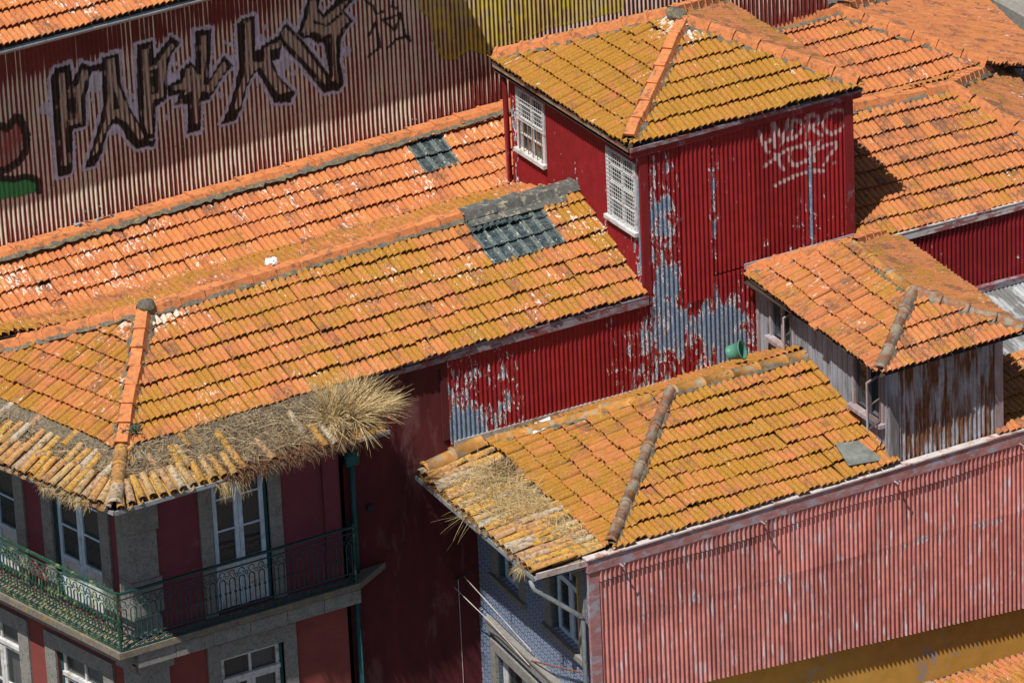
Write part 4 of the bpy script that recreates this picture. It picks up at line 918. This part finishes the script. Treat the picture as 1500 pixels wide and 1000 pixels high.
# pink iron side, fascia, ochre wall
zbot = lambda s: -4.31 - .077*(s+1.45)
pkp = lambda s, z: .10+.35*(vnoise(s, z, 2.2, 21)-.5)+.42*np.exp(-((z+3.02+.03*s-.03*np.sin(s*3))/.09)**2)*vnoise(s, z, 3.1, 22)
sheets(blue, fP, -3.16, 4.9, zbot, lambda s: -2.93-.03*s, M['pink'], nz=30, amp=.019, width=.9, peel=pkp)
sheets(blue, fP, -3.16, 4.9, lambda s: -3.0-.03*s, lambda s: -1.95, M['pink'], nz=20, amp=.019, o=.006, width=.9, peel=pkp)
sheets(blue, fP, -3.16, 4.9, lambda s: -2.19+.02*math.sin(s*2), lambda s: -1.94, M['pink'], nz=6, amp=.019, o=.03, width=1.7)
slab('corner_flashing', blue, fP, -3.32, -3.15, -.02, .03, -5.5, -1.95, M['pinkflat'])
b = MB(); b.box(fP, -3.34, 5.0, -.02, .055, -2.0, -1.80); b.build('fascia', M['pinkflat'], blue)
b = MB(); b.box(fP, -3.36, 5.0, -.06, .075, -1.797, -1.775); b.build('fascia_cap', plain('white and rust metal', (.52, .47, .46), .2, 8, .6, (.30, .12, .06), .45), blue)
slab('side_wall', blue, W, -3.2, 6.9, -3.72, -3.3, GZ, -1.9, M['ochre'])
for x in (-2.82, -.48, 1.78, 3.95):
    b = MB(); b.tube([fP(x, .03, -1.99), fP(x, .17, -1.99), fP(x, .19, -1.93)], .014, 5); b.build('bracket', M['shedtrim'], blue)
# downpipes on the blue facade
b = MB(); b.tube([fD(3.72, .85, -1.99), fD(3.74, .82, -2.12), fD(3.77, .12, -2.72), fD(3.77, .09, -2.80), fD(3.77, .09, GZ+.1)], .036, 8); b.build('downpipe', M['zinc'], blue, True)
b = MB(); b.tube([fD(1.95, .1, -4.28), fD(3.7, .12, -3.65)], .014, 5); b.build('rusty_rod', plain('rust', (.22, .09, .06)), blue)

# ================================================================== GREY SHED ON THE ROOF
shed = thing('roof_shed', 'small weathered grey shed with rusty corrugated front and orange hip roof', 'shed', (2.7, -2, -1.8))
s1_, s2_, s3_, s4_ = V(1.68, -.02, -.17), V(1.45, -4.08, -.17), V(3.97, -4.03, -.17), V(4.27, -.1, -.17)
sa, sb = V(2.72, -3.0, .38), V(2.92, -1.08, .38)
R_ = Roof(shed)
R_.plane([s1_, s2_, sa, sb], M['tile_shed_x'], jit=1.5); R_.plane([s2_, s3_, sa], M['tile_shed']); R_.plane([s3_, s4_, sb, sa], M['tile_shade_x']); R_.plane([s4_, s1_, sb], M['tile_shed'])
sdk = R_.finish()
ridge(sdk, s2_+V(.05, .07, .02), sa, M['ridge_old'], 'round', L=.4, wd=.19, ht=.1, jit=1.3); ridge(sdk, s3_+V(-.02, .05, .02), sa, M['ridge_old'], 'round', L=.42, wd=.2, ht=.09)
ridge(sdk, sa, sb, M['ridge_ochre'], 'round', L=.62, wd=.19, ht=.07); ridge(sdk, s1_+V(.1, 0, .03), sb, M['ridge_fresh'], 'angular', L=.37, wd=.24, ht=.08); ridge(sdk, s4_+V(-.2, 0, .03), sb, M['ridge_fresh'], L=.4, wd=.24)
fG = frame((1.9, -.05), (-.07, -3.7)); fH = frame((1.83, -3.75), (1, 0))
ga = (.42, 1.02, -1.02, -.42); gb = (2.75, 3.5, -1.2, -.42)
wallgrid('wall', shed, fG, 0, 3.7, -1.95, -.22, [ga, gb], M['shedwood'], depth=.1)
slab('dark_room', shed, W, 2.1, 3.6, -3.5, -.2, -1.9, -.25, M['interior'])
for s_ in np.arange(.14, 3.6, .14):
    if ga[0]-.07 < s_ < ga[1]+.07 or gb[0]-.07 < s_ < gb[1]+.07: zz_ = -1.3
    else: zz_ = -.22
    slab('batten', shed, fG, s_-.012, s_+.012, .0, .012, -1.95, zz_, M['shedwood'])
for q, op in ((ga, 0), (gb, 1)):
    b = MB(); b.box(fG, q[0]-.05, q[0], -.02, .04, q[2], q[3]); b.box(fG, q[1], q[1]+.05, -.02, .04, q[2], q[3]); b.box(fG, q[0]-.08, q[1]+.08, -.03, .12, q[2]-.06, q[2]); m_ = (q[0]+q[1])/2; b.box(fG, m_-.02, m_+.02, -.02, .03, q[2], q[3])
    wo = b.build('window', M['shedtrim'], shed)
    slab('pane', wo, fG, q[0], m_-.02, -.03, -.025, q[2], q[3], M['pane'])
    fo = frame(fG(q[1], .04, 0)[:2], (fG.n*.9+fG.d*.45)[:2])
    b = MB(); L_ = .36 if op else .2
    for (a, c, e, f_) in ((0, .03, q[2]+.02, q[3]), (L_-.03, L_, q[2]+.02, q[3]), (.03, L_-.03, q[2]+.02, q[2]+.05), (.03, L_-.03, q[3]-.03, q[3]), (.03, L_-.03, (q[2]+q[3])/2-.012, (q[2]+q[3])/2+.012)): b.box(fo, a, c, 0, .025, e, f_)
    sh_ = b.build('open_sash', M['shedtrim'], wo); slab('pane', wo, fo, .03, L_-.03, .01, .014, q[2]+.05, q[3]-.03, M['pane'])
sheets(shed, fH, .12, 1.78, -1.97, -.27, M['rusty'], nz=30, o=.0, width=.83)
slab('corner_post', shed, fH, -.03, .12, -.1, .03, -1.97, -.25, M['shedwood']); slab('corner_post', shed, fH, 1.78, 1.92, -.1, .03, -1.97, -.25, M['shedtrim'])
slab('head_flashing', shed, W, 1.68, 3.6, -.06, -.035, -.06, .03, M['zinc'])
slab('back_post', shed, fG, -.02, .05, -.05, .03, -1.9, -.22, M['shedtrim'])
slab('right_wall', shed, W, 3.70, 3.745, -3.72, -.1, -1.97, -.25, M['shedwood'])
slab('eaves_board', shed, W, 1.62, 4.05, -3.95, -.1, -.24, -.22, M['deck'])
# pale iron roof right of the shed
lt = thing('iron_lean_to', 'pale grey corrugated iron lean-to roof below the red wall on the right', 'roof', (6, -1, -2))
ns, nr = int(4.2/.019), 4; vs = []
for j in range(nr+1):
    for i in range(ns+1):
        x = 4.0+4.2*i/ns; y = -.28-2.3*j/nr; vs.append((x, y, -1.36-.2*(2.3*j/nr)+.016*math.cos(x/.076*2*math.pi)))
obj('corrugated_sheet', mesh('corrugated_sheet', vs, [(j*(ns+1)+i, j*(ns+1)+i+1, (j+1)*(ns+1)+i+1, (j+1)*(ns+1)+i) for j in range(nr) for i in range(ns)], M['galv'], True), lt)
slab('head_flashing', lt, fR, .3, 4.3, .0, .09, -1.36, -1.27, M['fascia'])

# ================================================================== NEIGHBOUR AT THE BOTTOM RIGHT
nb = thing('neighbour_house', 'neighbouring house whose dark gutter and tiles show in the bottom right corner', 'house', (4, -6, GZ))
fN = frame((1.0, -4.98), (1.77, 0), left=True)
R_ = Roof(nb)
R_.plane([V(8, -5.06, -4.88), V(.8, -5.06, -4.78), V(.8, -7.5, -4.3), V(8, -7.5, -4.4)], M['tile_shed'])
R_.finish()
b = MB(); b.tube([(.5, -4.98, -4.76), (8, -4.98, -4.93)], .06, 10); b.build('gutter', plain('dark gutter with moss', (.03, .035, .045), .3, 9, .4, (.3, .29, .2), .25), nb, True)
slab('wall', nb, W, .9, 7.9, -7.2, -5.1, GZ, -4.95, M['ochre'])

# ================================================================== SMALL THINGS
def bucket():
    t = thing('bucket', 'green plastic bucket tipped over on the ridge by the peeling wall', 'bucket', (.86, -1.1, -.85))
    b = MB(); ax = V(.55, -.62, .3).normalized(); c0 = V(.78, -1.02, -.80)
    x = ax.cross(V(0, 0, 1)).normalized(); y = ax.cross(x); vs = []; n = 16
    for h, r in ((0, .1), (.22, .135), (.22, .15), (.235, .15), (.235, .13), (.01, .09)): vs += [c0+ax*h+(x*math.cos(k*2*math.pi/n)+y*math.sin(k*2*math.pi/n))*r for k in range(n)]
    fs = [(q*n+k, q*n+(k+1) % n, (q+1)*n+(k+1) % n, (q+1)*n+k) for q in range(5) for k in range(n)]+[tuple(range(n)), tuple(range(5*n, 6*n))]
    b.add(vs, fs); b.build('body', M['bucket'], t, True)
bucket()
ps = thing('metal_scrap', 'small white sheet of metal lying on the mossy hip of the blue house', 'scrap', (-2.15, -.4, -1.5))
b = MB(); c = V(-2.1, -.42, -1.44); b.add([c+V(-.16, -.1, -.03), c+V(.12, -.16, .05), c+V(.22, .06, .08), c+V(-.06, .12, -.0), c+V(-.16, -.1, -.04), c+V(.12, -.16, .04), c+V(.22, .06, .07), c+V(-.06, .12, -.01)], [(0, 1, 2, 3), (7, 6, 5, 4), (0, 4, 5, 1), (1, 5, 6, 2), (2, 6, 7, 3), (3, 7, 4, 0)]); b.build('sheet', M['plastic'], ps)
bg_ = thing('plastic_bag', 'crumpled white plastic bag caught on the orange ridge', 'bag', (-5.07, 1.98, 1.0))
bm = bmesh.new(); bmesh.ops.create_icosphere(bm, subdivisions=3, radius=.085)
for v in bm.verts: v.co = V(-5.07, 1.98, 1.07)+V(v.co.x*1.1, v.co.y, v.co.z*.7)*(1+.5*mnoise.noise(v.co*22)+.3*mnoise.noise(v.co*50))
me = bpy.data.meshes.new('crumple'); bm.to_mesh(me); bm.free(); me.materials.append(M['plastic']); obj('crumple', me, bg_)
gp = thing('glass_scrap', 'dusty grey glass sheet laid over the tiles beside the shed corner', 'sheet', (1.4, -3.55, -1.65))
b = MB(); q = [V(1.12, -3.72, -1.70), V(1.66, -3.80, -1.72), V(1.52, -3.36, -1.56), V(1.16, -3.3, -1.53)]; b.add([p+V(0, 0, .075) for p in q]+[p+V(0, 0, .063) for p in q], [(0, 1, 2, 3), (7, 6, 5, 4)]+[(i, (i+1) % 4, 4+(i+1) % 4, 4+i) for i in range(4)]); b.build('sheet', plain('dusty glass', (.17, .18, .165), .4, 9, .5), gp)
# cables across the alley
for lab, pts in (('upper pale cable running from the maroon wall to the blue facade', [(-3.25, -.03, -3.72), (-3.25, -1.0, -3.9), (-3.2, -1.9, -4.15)]), ('lower pale cable running from the maroon wall to the stone band', [(-3.42, -.03, -3.85), (-3.3, -.9, -4.1), (-3.25, -1.9, -4.36)])):
    o = MB().tube(pts, .008, 4).build('cable', M['palecable'], label=lab, cat='cable', group='cables at the alley corner')
o = MB().tube([(-3.40, -.02, -3.74), (-3.2, -.04, -3.69), (-3.02, -.06, -3.62)], .014, 5).build('cable', M['cable'], label='short black cable hung along the maroon wall at the alley corner', cat='cable', group='cables at the alley corner')
o = MB().tube([(-3.34, -.012, -3.72), (-3.33, -.012, GZ)], .006, 4).build('cable', M['palecable'], label='thin vertical wire running down the maroon wall', cat='cable', group='cables at the alley corner')
o = MB().tube([(-4.74, -.0, -2.17), (-4.74, -.07, -2.17)], .05, 10).build('wall_vent', M['cable'], label='small dark round vent on the maroon wall', cat='vent')

# ------------------------------------------------------------------ dry plants on the skirts
U = random.uniform
def on_front(f0, f1, h0, h1):
    def b():
        f, h = U(f0, f1), U(h0, h1); e = sc.lerp(V(-4.92, -1.12, -.42), f); t = eL.lerp(V(-4.92, -.15, -.09), f); return e.lerp(t, h)+V(0, 0, .03+.05*random.random())
    return b
def on_left(f0, f1, h0, h1):
    def b():
        f, h = U(f0, f1), U(h0, h1); e = sc.lerp(V(-10.75, 3.3, -.42), f); t = eL.lerp(V(-9.75, 3.7, -.13), f); return e.lerp(t, h)+V(0, 0, .02+.03*random.random())
    return b
flat = lambda p: (random.gauss(0, 1), random.gauss(0, 1), .25+.3*random.random())
G = 'dry plants on the roof edges'
tuft_c = V(-5.32, -.70, -.22)
def tuft_base():
    a = U(0, 6.28); r = random.random()**.6; return tuft_c + V(.42*r*math.cos(a), .3*r*math.sin(a), .08*(1-r))
clumps = []
for i in range(75):
    p = tuft_base(); clumps.append((p, V((p.x-tuft_c.x)*1.8+.42+random.gauss(0, .45), (p.y-tuft_c.y)*1.8-.3+random.gauss(0, .42), .45+random.gauss(0, .38)).normalized(), U(.5, 1.15)))
cur = [None]
def clump_base():
    cur[0] = random.choice(clumps); return cur[0][0]+V(random.gauss(0, .022), random.gauss(0, .022), random.gauss(0, .01))
blades(1700, clump_base, (.2, .70), lambda p: cur[0][1]*cur[0][2]+V(random.gauss(0, .13), random.gauss(0, .13), random.gauss(0, .12)), M['straw'], 'straw_tuft', .0055, None, 4, .7, kind='stuff', label='big bushy tuft of pale straw overhanging the end of the roof skirt', cat='dry grass', group=G)
blades(5200, on_front(.3, .93, .12, 1.0), (.1, .34), flat, M['straw_grey'], 'dry_grass', .0045, None, 3, .9, kind='stuff', label='mat of grey dead grass on the front roof skirt above the balcony', cat='dry grass', group=G)
blades(2200, on_front(.02, .40, .4, 1.0), (.08, .26), flat, M['straw_grey'], 'dry_grass', .0042, None, 3, .9, kind='stuff', label='thin dead grass between barrel tiles right of the roof hip', cat='dry grass', group=G)
blades(1500, on_front(.40, .86, .0, .16), (.10, .32), lambda p: V(random.gauss(0, .5), -.6+random.gauss(0, .3), -.3+random.gauss(0, .3)), M['straw_brown'], 'dead_plants', .010, None, 3, 1.3, kind='stuff', label='brown withered plants hanging over the front gutter', cat='dead plants', group=G)
blades(3200, on_left(.0, .9, .45, 1.0), (.08, .24), flat, M['straw_grey'], 'dry_grass', .0042, None, 3, .9, kind='stuff', label='grey dead grass along the left roof skirt', cat='dry grass', group=G)
def fr_base(): f = U(.10, .30); return sc.lerp(V(-10.75, 3.3, -.42), f)+V(U(-.06, .02), U(-.03, .03), -.02)
blades(480, fr_base, (.08, .22), lambda p: V(-.6+random.gauss(0, .4), -.3+random.gauss(0, .4), random.gauss(0, .4)), M['straw'], 'straw_fringe', .0035, None, 3, 1.2, kind='stuff', label='pale straw fringe hanging from the left gutter', cat='dry grass', group=G)
def fr2(): f = U(.36, .47); return sc.lerp(V(-4.92, -1.12, -.42), f)+V(0, -.03, -.04)
blades(110, fr2, (.15, .35), lambda p: V(random.gauss(0, .25), -.25, -.7), M['straw'], 'straw_fringe', .0035, None, 3, .5, kind='stuff', label='pale straw hanging in front of the balcony door top', cat='dry grass', group=G)
def on_d(f0, f1, h0, h1):
    def b():
        f, h = U(f0, f1), U(h0, h1); e = V(-3.9, .02, -1.88).lerp(V(-4.08, -3.74, -1.87), f); t = bkl.lerp(V(-3.02, -3.84, -1.81), f); return e.lerp(t, h)+V(0, 0, .05+.05*random.random())
    return b
blades(3200, on_d(.18, .62, .15, .9), (.12, .40), flat, M['straw'], 'dry_grass', .004, None, 3, .8, kind='stuff', label='tangle of straw on the barrel tiles of the blue house', cat='dry grass', group=G)
blades(900, on_d(.66, .94, .6, 1.0), (.08, .25), flat, M['straw'], 'dry_grass', .0035, None, 3, .8, kind='stuff', label='small straw patch near the front corner of the blue house roof', cat='dry grass', group=G)
blades(500, on_d(.18, .34, .6, 1.0), (.06, .18), flat, M['straw_brown'], 'dead_plants', .006, None, 3, .8, kind='stuff', label='dark withered plants on the blue house roof skirt', cat='dead plants', group=G)
def st(): return V(-3.95, -1.55, -1.85)+V(random.gauss(0, .03), random.gauss(0, .15), 0)
blades(16, st, (.35, .7), lambda p: V(-.75, -.15+random.gauss(0, .25), -.05+random.gauss(0, .3)), M['straw'], 'straw_stalks', .004, None, 4, .5, kind='stuff', label='few long stalks sticking out over the alley', cat='dry grass', group=G)
def sb_(): return V(-4.05, -3.35, -1.9)+V(random.gauss(0, .03), random.gauss(0, .06), 0)
blades(120, sb_, (.12, .26), lambda p: V(-.7+random.gauss(0, .3), -.2+random.gauss(0, .4), -.3+random.gauss(0, .2)), M['straw'], 'straw_fringe', .0035, None, 3, 1, kind='stuff', label='small straw tuft hanging at the gutter corner of the blue house', cat='dry grass', group=G)
def wd_(): return V(-8.45, -.03, .12)+V(random.gauss(0, .07), random.gauss(0, .07), 0)
blades(220, wd_, (.05, .11), lambda p: V(random.gauss(0, 1), random.gauss(0, 1), .8), M['weed'], 'weed', .014, None, 2, .8, kind='stuff', label='small grey green weed at the foot of the orange hip', cat='weed', group=G)
